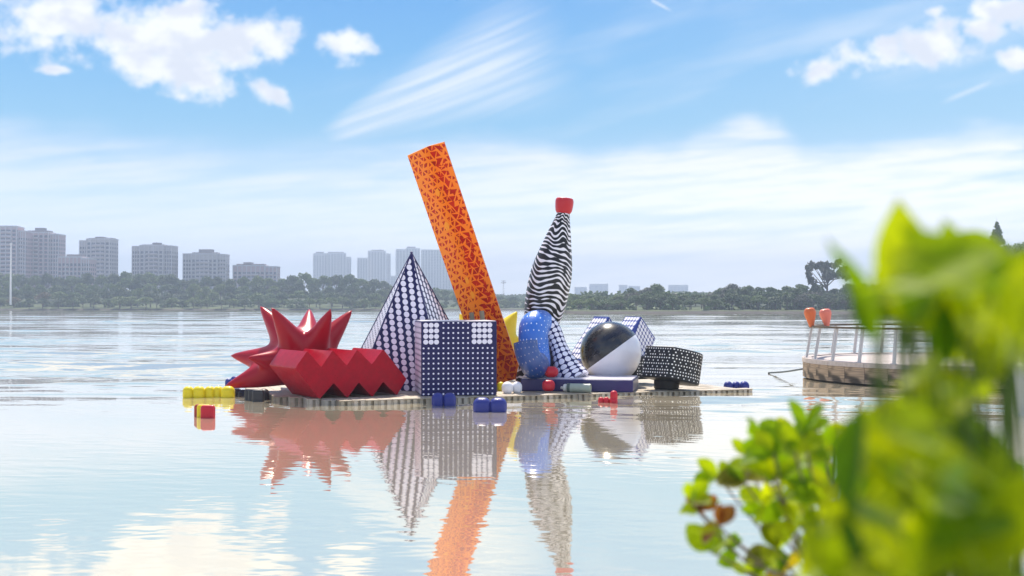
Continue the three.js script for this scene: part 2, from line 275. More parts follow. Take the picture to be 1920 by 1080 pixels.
{
  const prof = (list, x) => { let i = 0; while (i < list.length - 2 && x > list[i + 1][0]) i++; const [a, p] = list[i], [b, q] = list[i + 1]; return lerp(p, q, clamp((x - a) / (b - a), 0, 1)); };
  const topL = [[-80, 506], [0, 508], [60, 510], [130, 513], [200, 510], [225, 500], [280, 508], [330, 515], [400, 516], [490, 512], [530, 519], [560, 511], [600, 516], [640, 509], [690, 515], [730, 530], [760, 536], [850, 546], [960, 556]];
  seed(2024);
  const zoneL = (px) => px < 235 ? ['leafy tree in the hazy wood below the cluster of stepped blocks', 'wood at the foot of the stepped blocks'] : px < 435 ? ['leafy tree in the hazy wood below the two grey blocks', 'wood below the two grey blocks'] : px < 560 ? ['leafy tree in the hazy wood below the lowest wide block', 'wood below the lowest wide block'] : ['leafy tree in the dark far wood below the pale blue towers', 'wood below the pale blue towers'];
  // four ranks from the water back up the rise
  for (const [rank, dq, step, frac] of [[3, 118, 23, 1], [2, 74, 26, 0.76], [1, 36, 27, 0.54], [0, 10, 24, 0.36]]) for (let x = -30 + rank * 9; x < 975; x += step * rr(0.75, 1.25)) {
    const d = shoreD(x) + dq + rr(-8, 8), top = prof(topL, x), want = lerp(582, top, frac * rr(0.9, 1.06)), e = elev(x, d), H = EYE + ((572 - want) * d) / F - e;
    if (H < 2.5) continue;
    const [lab, grp] = zoneL(x), k = (rnd() * 5) | 0, wide = clamp(11 / H, 0.9, 1.5) * rr(0.95, 1.2);
    tree(x, d, H, k === 4 ? 6 : k, leafMats[(x > 20 && x < 95 && rank < 2 && rnd() < 0.5) ? 4 : (rnd() * 4) | 0], ['low waterside ', 'lower slope ', 'upper slope ', 'tall crest '][rank] + lab, grp + (rank === 0 ? ', at the water' : rank === 3 ? ', on the crest' : rank === 1 ? ', lower slope' : ', upper slope'), wide);
  }
  const topR = [[1055, 546], [1100, 545], [1150, 549], [1172, 545], [1190, 535], [1225, 530], [1248, 538], [1270, 545], [1300, 545], [1345, 541], [1365, 532], [1395, 528], [1420, 533], [1450, 533], [1500, 531], [1560, 533], [1600, 531], [1660, 515], [1720, 492], [1780, 468], [1840, 455], [2000, 450]];
  seed(99);
  for (const [rank, dq, step, frac] of [[2, 62, 25, 1], [1, 32, 23, 0.86], [0, 14, 26, 0.7]]) for (let x = 1040 + rank * 7; x < 1960; x += step * rr(0.75, 1.25)) {
    const d = shoreD(x) + dq + rr(-4, 4), top = prof(topR, x) + 3, want = lerp(586, top, frac * rr(0.92, 1.12)), e = elev(x, d), H = EYE + ((572 - want) * d) / F - e;
    if (H < 2) continue;
    const k = (rnd() * 7) | 0, lab = x < 1180 ? 'slender tree in the grove beside the striped bottle' : x < 1330 ? 'round tree on the far bank behind the half black ball' : x < 1600 ? 'spreading tree on the far bank toward the curved pier' : 'tree on the wooded hill behind the blurred shrub';
    const grp = (x < 1180 ? 'grove beside the striped bottle' : x < 1330 ? 'trees behind the half black ball' : x < 1600 ? 'trees on the bank toward the pier' : 'trees on the hill behind the shrub') + [', at the water', ', second row', ', rear row'][rank];
    tree(x, d, H, k, leafMats[x < 1180 ? (rnd() < 0.6 ? 3 : 1) : x > 1700 ? 3 : [0, 1, 2, 5, 0][(rnd() * 5) | 0]], ['waterside ', 'second row ', 'rear row '][rank] + lab, grp, clamp(8.5 / H, 0.7, 1.45) * rr(0.95, 1.2));
  }
  // the tall open tree and the conifer that stand out on the skyline
  { const d = 455, o = tree(1551, d, 1.12 * (EYE + ((572 - 480) * d) / F - 2), 5, leafMats[5], 'tall airy tree with bare forked limbs rising above the far bank', null, 0.85, 2); o.name = 'airy_tree'; }
  { const d = 330, b = V(((1870 - 960) / F) * d, EYE + ((572 - 458) * d) / F - 1, -d), o = thing('conifer', 'slim pointed conifer alone on the hill crest above the shrub', 'conifer', b), pos = [], limbs = [limb(V(0, -2, 0), V(0, 8.4, 0), 0.2, 0.03)], lobes = []; seed(5);
    for (let i = 0; i < 15; i++) { const y = 0.8 + i * 0.47, R = lerp(2.5, 0.22, Math.pow(i / 14, 1.3)); for (let k = 0; k < 6; k++) { const a = k * 1.047 + i * 0.5 + rr(-0.2, 0.2), r = R * rr(0.75, 1.1), e = V(Math.cos(a) * r, y + 0.25 * r, Math.sin(a) * r); if (rnd() < 0.14) continue; limbs.push(limb(V(0, y - 0.2, 0), e, 0.045, 0.015, 4)); for (let t = 0.35; t <= 1; t += 0.22) lobes.push([e.x * t, y - 0.2 + (e.y - y + 0.2) * t, e.z * t, (0.3 + 0.2 * t) * lerp(1, 0.45, i / 14), 0.7]); } }
    mesh('trunk', merge(limbs), barkMat, o); mesh('crown', crownGeo(lobes, 3600, 0.26, 17), leafMats[3], o); }
  // far-off wood on the blue hills: nobody could count it
  { const g = crownGeo([[0, 0, 0, 1, 0.75], [0.7, -0.2, 0.3, 0.7, 0.7], [-0.6, -0.1, -0.2, 0.75, 0.7]], 150, 0.26, 31), M = [], q = new THREE.Quaternion(); seed(41);
    for (let i = 0; i < 2600; i++) { const px = rr(720, 1560), d = rr(px < 1040 ? 760 : 520, 1450), s = rr(3, 5.5); M.push(new THREE.Matrix4().compose(V(((px - 960) / F) * d, elev(px, d) + s * 0.5, -d), q.setFromAxisAngle(V(0, 1, 0), rnd() * 6), V(s * 1.3, s, s * 1.3))); }
    for (let i = 0; i < 800; i++) { const px = rnd() < 0.4 ? rr(1560, 2000) : rr(-60, 2000), s = rr(2.2, 4), d = shoreD(px) + rr(20, 260);  M.push(new THREE.Matrix4().compose(V(((px - 960) / F) * d, elev(px, d) + s * 0.3, -d), q.setFromAxisAngle(V(0, 1, 0), rnd() * 6), V(s * 1.3, s, s * 1.3))); }
    const im = new THREE.InstancedMesh(g, leafMats[0], M.length); M.forEach((m, i) => im.setMatrixAt(i, m)); im.name = 'forest'; im.castShadow = im.receiveShadow = true; scene.add(im); tag(im, 'blue hazy woodland on the low hills far behind the lake', 'woodland', null, 'stuff'); }
}

// ---------------------------------------------------------------- buildings beyond the wood
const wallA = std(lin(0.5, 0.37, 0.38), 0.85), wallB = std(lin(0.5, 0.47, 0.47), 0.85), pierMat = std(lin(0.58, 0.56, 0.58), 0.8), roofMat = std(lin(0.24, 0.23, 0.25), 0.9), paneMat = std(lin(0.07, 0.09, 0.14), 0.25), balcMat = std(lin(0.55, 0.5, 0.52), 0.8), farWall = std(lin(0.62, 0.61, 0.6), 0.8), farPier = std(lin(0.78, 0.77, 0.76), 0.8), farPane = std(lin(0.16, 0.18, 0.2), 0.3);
const paintedHazeWall = std(lin(0.82, 0.82, 0.84), 0.9), paintedHazePane = std(lin(0.6, 0.64, 0.7), 0.6);  // near-white walls and panes: extra distance haze painted into the colour
function block(o, x0, x1, top, { wall = wallB, pier = pierMat, pane = paneMat, floor = 3.1, dep = 15, z = 0, balc = [0.36, 0.66], baseY = -6, balcony = balcMat, roof = [], bay = 3.4 } = {}) {
  const w = x1 - x0, cx = (x0 + x1) / 2, h = top - baseY, floors = Math.floor((top - 1) / floor);
  mesh('wall', box(w, h, dep, cx, baseY + h / 2, z - dep / 2), wall, o);
  const n = Math.max(3, Math.round(w / bay)), bw = w / n;
  const column = (ww, hh) => { const g = []; for (let f = 0; f < floors; f++) g.push(box(ww, hh, 0.14, 0, 1.6 + f * floor, 0)); return merge(g); };
  const col = column(bw * 0.56, floor * 0.6), wide = column(bw * 0.86, floor * 0.52);
  for (let i = 0; i <= n; i++) mesh('pier', box(0.62, top - baseY + 0.5, 0.5, x0 + i * bw, baseY + (top - baseY + 0.5) / 2, z + 0.2), pier, o);
  for (let i = 0; i < n; i++) { const mid = (i + 0.5) / n, b = mid > balc[0] && mid < balc[1]; const m = tag(mesh('window', b ? wide : col, pane, o), null, null, null, 'stuff'); m.position.set(x0 + (i + 0.5) * bw, 0, z + 0.075); }
  const b0 = x0 + balc[0] * w, b1 = x0 + balc[1] * w; if (b1 - b0 > 2) { const g = box(b1 - b0, 1.0, 1.0); for (let f = 0; f < floors; f++) mesh('balcony', g, balcony, o).position.set((b0 + b1) / 2, 0.6 + f * floor, z + 0.78); }
  const ns = Math.round(dep / 4), side = column(1.5, floor * 0.55).rotateY(Math.PI / 2); for (const sx of [x0 - 0.02, x1 + 0.02]) for (let i = 0; i < ns; i++) tag(mesh('window', side, pane, o), null, null, null, 'stuff').position.set(sx, 0, z - (i + 0.5) * (dep / ns));
  mesh('parapet', merge([box(w + 0.5, 0.9, 0.4, cx, top + 0.45, z), box(w + 0.5, 0.9, 0.4, cx, top + 0.45, z - dep), box(0.4, 0.9, dep - 0.4, x0 - 0.05, top + 0.45, z - dep / 2), box(0.4, 0.9, dep - 0.4, x1 + 0.05, top + 0.45, z - dep / 2)]), pier, o);
  for (const [a, b, hh, d0 = 0.2, d1 = 0.8] of roof) mesh('roof_storey', box((b - a) * w, hh, dep * (d1 - d0), x0 + ((a + b) / 2) * w, top + hh / 2, z - dep * (d0 + d1) / 2), roofMat, o);
}
function building(name, label, px0, px1, ytop, d, yaw, opt = {}, group) {
  const cx = (px0 + px1) / 2, gy = 8, m = mPerPx(d), o = thing(name, label, 'building', V(((cx - 960) / F) * d, gy, -d), yaw, group);
  const Y = (y) => EYE + (572 - y) * m - gy, X = (x) => (x - cx) * m; o.userData.survey = null; delete o.userData.survey;
  if (opt.parts) for (const [a, b, y, p] of opt.parts) block(o, X(a), X(b), Y(y), p); else block(o, X(px0), X(px1), Y(ytop), opt);
  return o;
}
building('apartment_building', 'rosy apartment block with a curved top cut off by the photo edge', -40, 40, 424, 860, 0.05, { parts: [[-60, 30, 426, { wall: wallA, balc: [0.1, 0.9], bay: 4, roof: [[0.3, 0.98, 1.2, 0.0, 0.7]] }], [31, 44, 434, { wall: wallA, z: -2, balc: [0.2, 0.8] }]] });
building('apartment_building', 'broad rosy apartment block with a stepped roof and horizontal balconies', 44, 115, 430, 880, 0.02, { parts: [[44, 90, 437, { wall: wallA, balc: [0.06, 0.62], bay: 4, roof: [[0.1, 0.95, 2.2], [0.36, 0.72, 4.4, 0.3, 0.7]] }], [91, 106, 440, { wall: wallA, z: -3, balc: [0, 0] }]] });
building('low_building', 'low pale block with white posts, wedged before the tall block', 110, 166, 484, 800, 0, { parts: [[108, 152, 483, { wall: wallA, bay: 3.0, roof: [[0.3, 0.9, 2.4]], balc: [0.3, 0.45] }], [153, 166, 486, { wall: wallA, balc: [0.3, 0.6], bay: 3 }]] });
building('apartment_building', 'tall grey block with ladder-like balconies on its right-hand edge', 144, 216, 446, 870, -0.1, { parts: [[145, 160, 452, { balc: [0, 0], z: -2 }], [161, 206, 449, { balc: [0.28, 0.76], roof: [[0.02, 0.98, 1.4], [0.25, 0.6, 2.4, 0.3, 0.7]] }]] });
building('apartment_building', 'grey block standing alone with a small penthouse, between two gaps of sky', 242, 328, 458, 880, -0.05, { parts: [[246, 260, 463, { balc: [0, 0], z: -1 }], [261, 306, 461, { balc: [0.3, 0.75], roof: [[0.05, 0.95, 1.3], [0.45, 0.75, 2.8, 0.3, 0.7]] }], [307, 320, 462, { balc: [0, 0], z: -2 }]] });
building('apartment_building', 'grey block with a domed rooftop storey and paired balconies', 342, 432, 470, 890, 0.05, { parts: [[343, 358, 477, { balc: [0, 0], z: -1 }], [359, 406, 477, { balc: [0.2, 0.72], roof: [[0.0, 1, 1.8], [0.24, 0.78, 4.2, 0.25, 0.75]] }], [407, 422, 478, { balc: [0.2, 0.9], z: -1 }]] });
building('apartment_building', 'low wide block with stepped roof, last of the row before the open sky', 437, 528, 494, 900, 0.02, { parts: [[437, 496, 499, { wall: wallA, balc: [0.3, 0.8], roof: [[0.08, 0.96, 1.9], [0.3, 0.55, 3.2]] }], [497, 518, 501, { wall: wallA, balc: [0.2, 0.7], z: -1 }]] });
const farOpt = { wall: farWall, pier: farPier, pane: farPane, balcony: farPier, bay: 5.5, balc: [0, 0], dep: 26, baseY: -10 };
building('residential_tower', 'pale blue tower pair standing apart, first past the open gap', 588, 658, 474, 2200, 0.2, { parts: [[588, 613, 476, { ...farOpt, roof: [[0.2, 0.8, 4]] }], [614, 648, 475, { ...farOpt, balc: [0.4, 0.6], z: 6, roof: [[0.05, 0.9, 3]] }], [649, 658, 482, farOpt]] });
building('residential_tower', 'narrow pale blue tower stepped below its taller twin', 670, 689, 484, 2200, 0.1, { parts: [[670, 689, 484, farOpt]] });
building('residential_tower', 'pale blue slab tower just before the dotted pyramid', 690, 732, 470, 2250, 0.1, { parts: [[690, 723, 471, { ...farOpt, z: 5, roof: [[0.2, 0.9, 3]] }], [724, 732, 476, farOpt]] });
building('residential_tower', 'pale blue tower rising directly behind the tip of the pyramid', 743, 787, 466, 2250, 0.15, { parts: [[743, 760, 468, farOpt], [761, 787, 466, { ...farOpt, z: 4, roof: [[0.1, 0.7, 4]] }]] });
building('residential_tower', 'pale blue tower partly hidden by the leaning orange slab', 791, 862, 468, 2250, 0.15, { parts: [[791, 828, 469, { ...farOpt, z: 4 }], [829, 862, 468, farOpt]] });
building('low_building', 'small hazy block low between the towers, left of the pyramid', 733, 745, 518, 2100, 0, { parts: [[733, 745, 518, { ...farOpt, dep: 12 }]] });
for (const [a, b, y, s] of [[1078, 1100, 530, 'beside the striped bottle'], [1106, 1140, 524, 'widest of the faint far row'], [1162, 1176, 526, 'thin and alone in the faint far row'], [1180, 1200, 528, 'behind the dark round tree crown'], [1255, 1290, 526, 'end of the faint far row over the low hills']]) building('distant_building', 'faint hazy building on the skyline, ' + s, a, b, y + 9, 2480, 0, { parts: [[a, b, y + 9, { ...farOpt, wall: paintedHazeWall, pier: paintedHazeWall, pane: paintedHazePane, bay: 9, dep: 20 }]] });
// masts
{ const d = 640, b = V(((20 - 960) / F) * d, 3, -d), o = thing('light_mast', 'slim white mast on the shore before the cut-off rosy block', 'mast', b); const h = EYE + (572 - 458) * mPerPx(d) - 3; mesh('pole', new THREE.CylinderGeometry(0.3, 0.62, h, 10).translate(0, h / 2, 0), std(lin(0.8, 0.8, 0.8), 0.5), o); mesh('lamp_head', box(1.6, 0.5, 0.6, 0, h + 0.2, 0), std(lin(0.7, 0.7, 0.7), 0.5), o); }
{ const d = 1380, b = V(((944 - 960) / F) * d, 15, -d), h = EYE + (572 - 526) * mPerPx(d) - 15, o = thing('transmitter_mast', 'thin lattice mast on the blue hill beside the orange slab', 'mast', b), g = []; for (const [x, z] of [[-0.7, -0.7], [0.7, -0.7], [0.7, 0.7], [-0.7, 0.7]]) g.push(limb(V(x, 0, z), V(x * 0.3, h, z * 0.3), 0.16, 0.1, 4)); for (let y = 2; y < h; y += 3) g.push(box(1.3, 0.14, 1.3, 0, y, 0)); mesh('lattice', merge(g), std(lin(0.2, 0.2, 0.22)), o); mesh('platform', box(6, 0.8, 3, 0, h * 0.85, 0), std(lin(0.25, 0.25, 0.27)), o); mesh('platform', box(4.4, 0.7, 2.4, 0, h * 0.97, 0), std(lin(0.25, 0.25, 0.27)), o); }

// ---------------------------------------------------------------- the raft
const DECK = 0.14;
{
  const A = onY(636, 760, 0), B = onY(1405, 737, 0), e = B.clone().sub(A).setY(0), ang = Math.atan2(-e.z, e.x), len = e.length();
  const raft = thing('raft', 'low floating raft of tan blocks carrying the giant toys', 'raft', V(A.x, 0, A.z), ang);
  const S = 0.4, G = 0.392, toLocal = (p) => raft.worldToLocal(p.clone()); raft.updateMatrixWorld(true);
  const poly = [[-0.02, -0.02], [len, -0.02], [len - 0.6, 5.5], [len - 3, 8.4], [0.5, 9.6], (() => { const p = toLocal(onY(470, 733, DECK)); return [p.x, -p.z + 1.2]; })(), (() => { const p = toLocal(onY(500, 741, DECK)); return [p.x, -p.z]; })()];
  const inside = (x, y) => { let c = false; for (let i = 0, j = poly.length - 1; i < poly.length; j = i++) { const [xi, yi] = poly[i], [xj, yj] = poly[j]; if (yi > y !== yj > y && x < ((xj - xi) * (y - yi)) / (yj - yi) + xi) c = !c; } return c; };
  // one block: a chamfered lid over two upright ribs on each side
  const ribs = []; for (const s of [-1, 1]) for (const k of [-1, 1]) { ribs.push(box(0.105, 0.27, 0.12, k * 0.098, -0.03, s * (G / 2 - 0.058))); ribs.push(box(0.12, 0.27, 0.105, s * (G / 2 - 0.058), -0.03, k * 0.098)); }
  const lid = merge([rbox(G, 0.034, G, 0.012, 1).translate(0, DECK - 0.017, 0), box(G - 0.2, 0.27, G - 0.2, 0, -0.03, 0), ...ribs]);
  const tones = [[0.42, 0.36, 0.27], [0.34, 0.29, 0.21], [0.5, 0.43, 0.34], [0.38, 0.34, 0.28]].map((c) => std(lin(...c), 0.75, { roughnessMap: scuff }));
  seed(12); const cells = [];
  for (let i = -8; i < 40; i++) for (let j = 0; j < 26; j++) { const x = (i + 0.5) * S, y = (j + 0.5) * S; if (inside(x, y)) cells.push([x, y]); }
  cells.sort((a, b) => a[1] - b[1] + (a[0] < 0 ? -0.4 : 0) - (b[0] < 0 ? -0.4 : 0));
  cells.slice(0, 290).forEach(([x, y]) => { const m = mesh('deck_block', lid, tones[(rnd() * 4) | 0], raft); m.position.set(x, rr(-0.008, 0.006), -y); });
  const rest = cells.slice(290).map(([x, y]) => lid.clone().translate(x, -0.004, -y));
  if (rest.length) tag(mesh('deck_blocks', mergeGeometries(rest), tones[0], raft), null, null, null, 'stuff');
}

// ---------------------------------------------------------------- patterns printed on the toys
const NAVY = '#15124f', LILAC = '#f1eff9', dots = (g, cols, rows, x0, y0, sx, sy, r, skip) => { for (let j = 0; j < rows; j++) for (let i = 0; i < cols; i++) { if (skip && skip(i, j)) continue; g.beginPath(); g.arc(x0 + i * sx, y0 + j * sy, r, 0, 7); g.fill(); } };
const navyPaint = gel(lin(0.016, 0.014, 0.085), 0.35);

// red zigzag
function prismGeo(front, ext, crease = 0.3) { // polygon (world points, counter-clockwise from the front) swept back along ext
  const n = front.length, o = front[0], ex = front.reduce((a, b) => (b.distanceTo(o) > a.distanceTo(o) ? b : a), o).clone().sub(o).setY(0).normalize();
  const flat = front.map((p) => new THREE.Vector2(p.clone().sub(o).dot(ex), p.y)), tris = THREE.ShapeUtils.triangulateShape(flat, []), pos = [], uv = [];
  for (const t of tris) { for (const i of t) { pos.push(...front[i].toArray()); uv.push(flat[i].x, flat[i].y); } }
  for (const t of tris) for (const i of [...t].reverse()) { pos.push(...front[i].clone().add(ext).toArray()); uv.push(flat[i].x, flat[i].y); }
  let run = 0; const L = ext.length();
  for (let i = 0; i < n; i++) { const a = front[i], b = front[(i + 1) % n], l = a.distanceTo(b), c = b.clone().add(ext), d = a.clone().add(ext); for (const [p, u, v] of [[a, run, 0], [c, run + l, L], [b, run + l, 0], [a, run, 0], [d, run, L], [c, run + l, L]]) { pos.push(...p.toArray()); uv.push(u, v); } run += l; }
  const g = new THREE.BufferGeometry(); g.setAttribute('position', new THREE.Float32BufferAttribute(pos, 3)); g.setAttribute('uv', new THREE.Float32BufferAttribute(uv, 2)); g.computeVertexNormals(); return g;
}
function roundPoly(pts, r, n = 4) { // rounds the corners of a polygon of points
  const out = []; for (let i = 0; i < pts.length; i++) { const p = pts[i], a = pts[(i + pts.length - 1) % pts.length], b = pts[(i + 1) % pts.length], ta = p.clone().lerp(a, Math.min(0.4, r / p.distanceTo(a))), tb = p.clone().lerp(b, Math.min(0.4, r / p.distanceTo(b))); for (let k = 0; k <= n; k++) { const t = k / n; out.push(ta.clone().multiplyScalar((1 - t) * (1 - t)).addScaledVector(p, 2 * t * (1 - t)).addScaledVector(tb, t * t)); } } return out;
}
{
  const px = [[553.5, 690.4], [599.3, 748.5], [625.8, 717.9], [651.3, 746.4], [672.7, 716.9], [698.1, 744.4], [718.5, 715.9], [744, 741.3], [762.3, 710.8], [718.5, 654.7], [697.1, 683.3], [669.6, 655.8], [650.2, 685.3], [623.8, 656.8], [602.4, 688.4], [575.9, 657.8]];
  const P = onY(599.3, 748.5, DECK), Q = onY(744, 741.3, DECK), dir = Q.clone().sub(P).setY(0).normalize(), n = V(-dir.z, 0, dir.x).negate();
  const front = roundPoly(px.map(([x, y]) => onPlane(x, y, P, n)), 0.05, 3), back = at(526, 655.8, 35.6), p1 = onPlane(575.9, 657.8, P, n), ext = back.sub(p1).setY(0);
  // a thin chamfer toward the front edge
  const c = front.reduce((a, b) => a.add(b), V(0, 0, 0)).divideScalar(front.length), o = thing('zigzag_block', 'glossy crimson zigzag block with four teeth before the spiky star', 'sculpture', V(c.x, DECK, c.z));
  const g = toCreasedNormals(prismGeo(front, ext), 0.45);
  mesh('body', local(g, o.position), gel(lin(0.4, 0.001, 0.016), 0.34, { roughnessMap: scuff, roughness: 0.5, map: wear, specularIntensity: 0.22, clearcoat: 0.04 }), o);
}
// red star
function starGeo(tips, c, r0, k, detail = 46) {
  const g = mergeVertices(new THREE.IcosahedronGeometry(1, detail).deleteAttribute('uv').deleteAttribute('normal'), 1e-5), p = g.attributes.position, D = tips.map((t) => { const v = t.clone().sub(c), L = v.length(); return { v: v.normalize(), L }; });
  const q = V(0, 0, 0);
  for (const d of D) { let best = 0, bd = -2; for (let i = 0; i < p.count; i++) { q.fromBufferAttribute(p, i); const s = q.dot(d.v); if (s > bd) { bd = s; best = i; } } p.setXYZ(best, d.v.x, d.v.y, d.v.z); }
  for (let i = 0; i < p.count; i++) {
    q.fromBufferAttribute(p, i).normalize(); let s = 0;
    for (const d of D) { const th = Math.acos(clamp(q.dot(d.v), -1, 1)); s += Math.pow((d.L - r0) * Math.exp(-(Math.sqrt(th * th + 0.0004) - 0.02) / k), 1.5); }
    q.multiplyScalar(r0 + Math.pow(s, 1 / 1.5)); p.setXYZ(i, q.x, q.y, q.z);
  }
  g.computeVertexNormals(); return g;
}
{
  const c = at(576, 683, 37.2), tips = [[510, 578, 36.2], [620, 581, 36.3], [490, 577, 38.2], [659, 583, 38.0], [580, 581, 39.3], [438, 667, 37.9], [469, 671, 36.2], [427, 723, 36.9], [560, 735, 35.6], [690, 690, 38.2], [650, 728, 37.6], [530, 700, 39.2]].map((t) => at(...t));
  const o = thing('star_sculpture', 'glossy red many-spiked star resting on the raft behind the zigzag block', 'sculpture', V(c.x, DECK, c.z));
  const b = mesh('body', starGeo(tips, c, 0.66, 0.25), gel(lin(0.34, 0.001, 0.014), 0.3, { roughnessMap: scuff, roughness: 0.45, specularIntensity: 0.5, clearcoat: 0.06 }), o); b.position.y = c.y - DECK;
}
{ // the yellow star seen only in glimpses behind the slab
  const c = at(915, 668, 43), tips = [[862, 589, 42.5], [968, 586, 43], [985, 640, 42.5], [915, 600, 44.6], [850, 660, 43], [905, 720, 42], [960, 712, 43.5]].map((t) => at(...t));
  const o = thing('star_sculpture', 'yellow spiked star glimpsed behind the leaning orange slab', 'sculpture', V(c.x, DECK, c.z));
  const b = mesh('body', starGeo(tips, c, 0.7, 0.34, 34), gel(lin(0.78, 0.6, 0.02), 0.35), o); b.position.y = c.y - DECK;
}
// dotted pyramid
{
  const apex = at(771.5, 474, 38.2), FL = onY(668, 732, DECK), FR = onY(836, 734, DECK), BR = onY(905, 717, DECK), BL = onY(645, 716, DECK), base = V((FL.x + FR.x) / 2, DECK, (FL.z + BL.z) / 2);
  const o = thing('pyramid', 'tall navy pyramid printed with rows of pale discs beside the dotted cube', 'sculpture', base);
  const print = (s) => canvasTex(256, 256, (g) => { g.fillStyle = NAVY; g.fillRect(0, 0, 256, 256); g.fillStyle = LILAC; for (let j = 0; j < 4; j++) for (let i = 0; i < 3; i++) for (const w of [0, 256]) for (const v of [-256, 0, 256]) { g.beginPath(); g.arc(((i + 0.5) * 256) / 3 + w - (w ? 256 : 0), ((j + 0.5 + (i % 3) / 3) * 64) + v, 30 * s, 0, 7); g.fill(); } });
  const t0 = print(1), mat = gel(0xffffff, 0.4, { map: t0 });
  const face = (a, b, px, skew) => { // planar print: one tile is 3 columns of 0.26 m by 4 rows of 0.205 m
    const m = a.clone().lerp(b, 0.5), ax = b.clone().sub(a).normalize(), up = apex.clone().sub(m), H = up.clone().addScaledVector(ax, -up.dot(ax)).length();
    const uvOf = (p) => { const d = p.clone().sub(a), u = d.dot(ax), v = d.clone().addScaledVector(ax, -u).length(); return [(u + v * skew) / px, v / 0.84]; };
    const g = new THREE.BufferGeometry(), T = [a, b, apex].map((p) => p.clone().sub(base)); g.setAttribute('position', new THREE.Float32BufferAttribute(T.flatMap((v) => v.toArray()), 3)); g.setAttribute('uv', new THREE.Float32BufferAttribute([a, b, apex].flatMap(uvOf), 2)); g.computeVertexNormals(); return g;
  };
  mesh('front_face', face(FL, FR, 0.79, 0.16), mat, o); mesh('side_face', face(FR, BR, 1.0, 0), mat, o); mesh('side_face', face(BL, FL, 0.9, 0), mat, o); mesh('back_face', face(BR, BL, 0.9, 0), mat, o);
  const trim = gel(lin(0.03, 0.027, 0.12), 0.4), L = (p) => p.clone().sub(base), e = [FL, FR, BR, BL].map((p) => limb(L(p), L(apex), 0.03, 0.022, 8)); mesh('edge_trim', merge([...e, new THREE.SphereGeometry(0.045, 12, 8).translate(...L(apex).toArray())]), trim, o);
}
// dotted cube
{
  const p = onY(861, 742, DECK), p0 = onY(790, 742.5, DECK), p1 = onY(932, 742, DECK), w = p0.distanceTo(p1) / Math.cos(degToRad(10)) - 0.02, h = EYE - (602.5 - 572) * mPerPx(-p0.z) - DECK, yaw = degToRad(10);
  const dep = 2.2, o = thing('dotted_cube', 'navy cube with small white dots and two squares of large discs', 'sculpture', V(p.x - (dep / 2) * Math.sin(yaw), DECK, p.z - (dep / 2) * Math.cos(yaw)), yaw);
  mesh('body', rbox(w, h, dep, 0.03, 3).translate(0, h / 2, 0), navyPaint, o);
  const front = canvasTex(1024, 1024, (g) => { g.fillStyle = NAVY; g.fillRect(0, 0, 1024, 1024); g.fillStyle = '#e6e4f4'; const X = (z) => ((z - 200) / 735) * 1024, Y = (z) => ((z - 178) / 710) * 1024;
    for (let j = 0; j < 15; j++) for (let i = 0; i < 15; i++) { if (j < 5 && (i < 4 || i > 9)) { if (j < 4 || 0) continue; if (j === 4) continue; } g.beginPath(); g.arc(X(215 + i * 48.9), Y(185 + j * 49.4), 13.2, 0, 7); g.fill(); }
    g.fillStyle = '#e6e3f3'; for (let j = 0; j < 4; j++) { for (let i = 0; i < 3; i++) { g.beginPath(); g.arc(X(236 + i * 53), Y(208 + j * 54.5), 35, 0, 7); g.fill(); } for (let i = 0; i < 4; i++) { g.beginPath(); g.arc(X(716 + i * 52.3), Y(206 + j * 54.5), 35, 0, 7); g.fill(); } } });
  const side = canvasTex(512, 512, (g) => { g.fillStyle = NAVY; g.fillRect(0, 0, 512, 512); g.fillStyle = '#ece6f2'; dots(g, 13, 13, 20, 20, 39.3, 39.3, 19.2); });
  const tm = (t) => gel(0xffffff, 0.38, { map: t }), pl = (a, b) => new THREE.PlaneGeometry(a - 0.05, b - 0.05);
  mesh('front_print', pl(w, h).translate(0, h / 2, dep / 2 + 0.003), tm(front), o);
  for (const s of [-1, 1]) mesh('side_print', pl(dep, h).rotateY((s * Math.PI) / 2).translate(s * (w / 2 + 0.003), h / 2, 0), tm(side), o);
  mesh('top_panel', rbox(w - 0.06, 0.02, dep - 0.06, 0.008, 1).translate(0, h + 0.006, 0), gel(lin(0.75, 0.74, 0.78), 0.4), o);
}
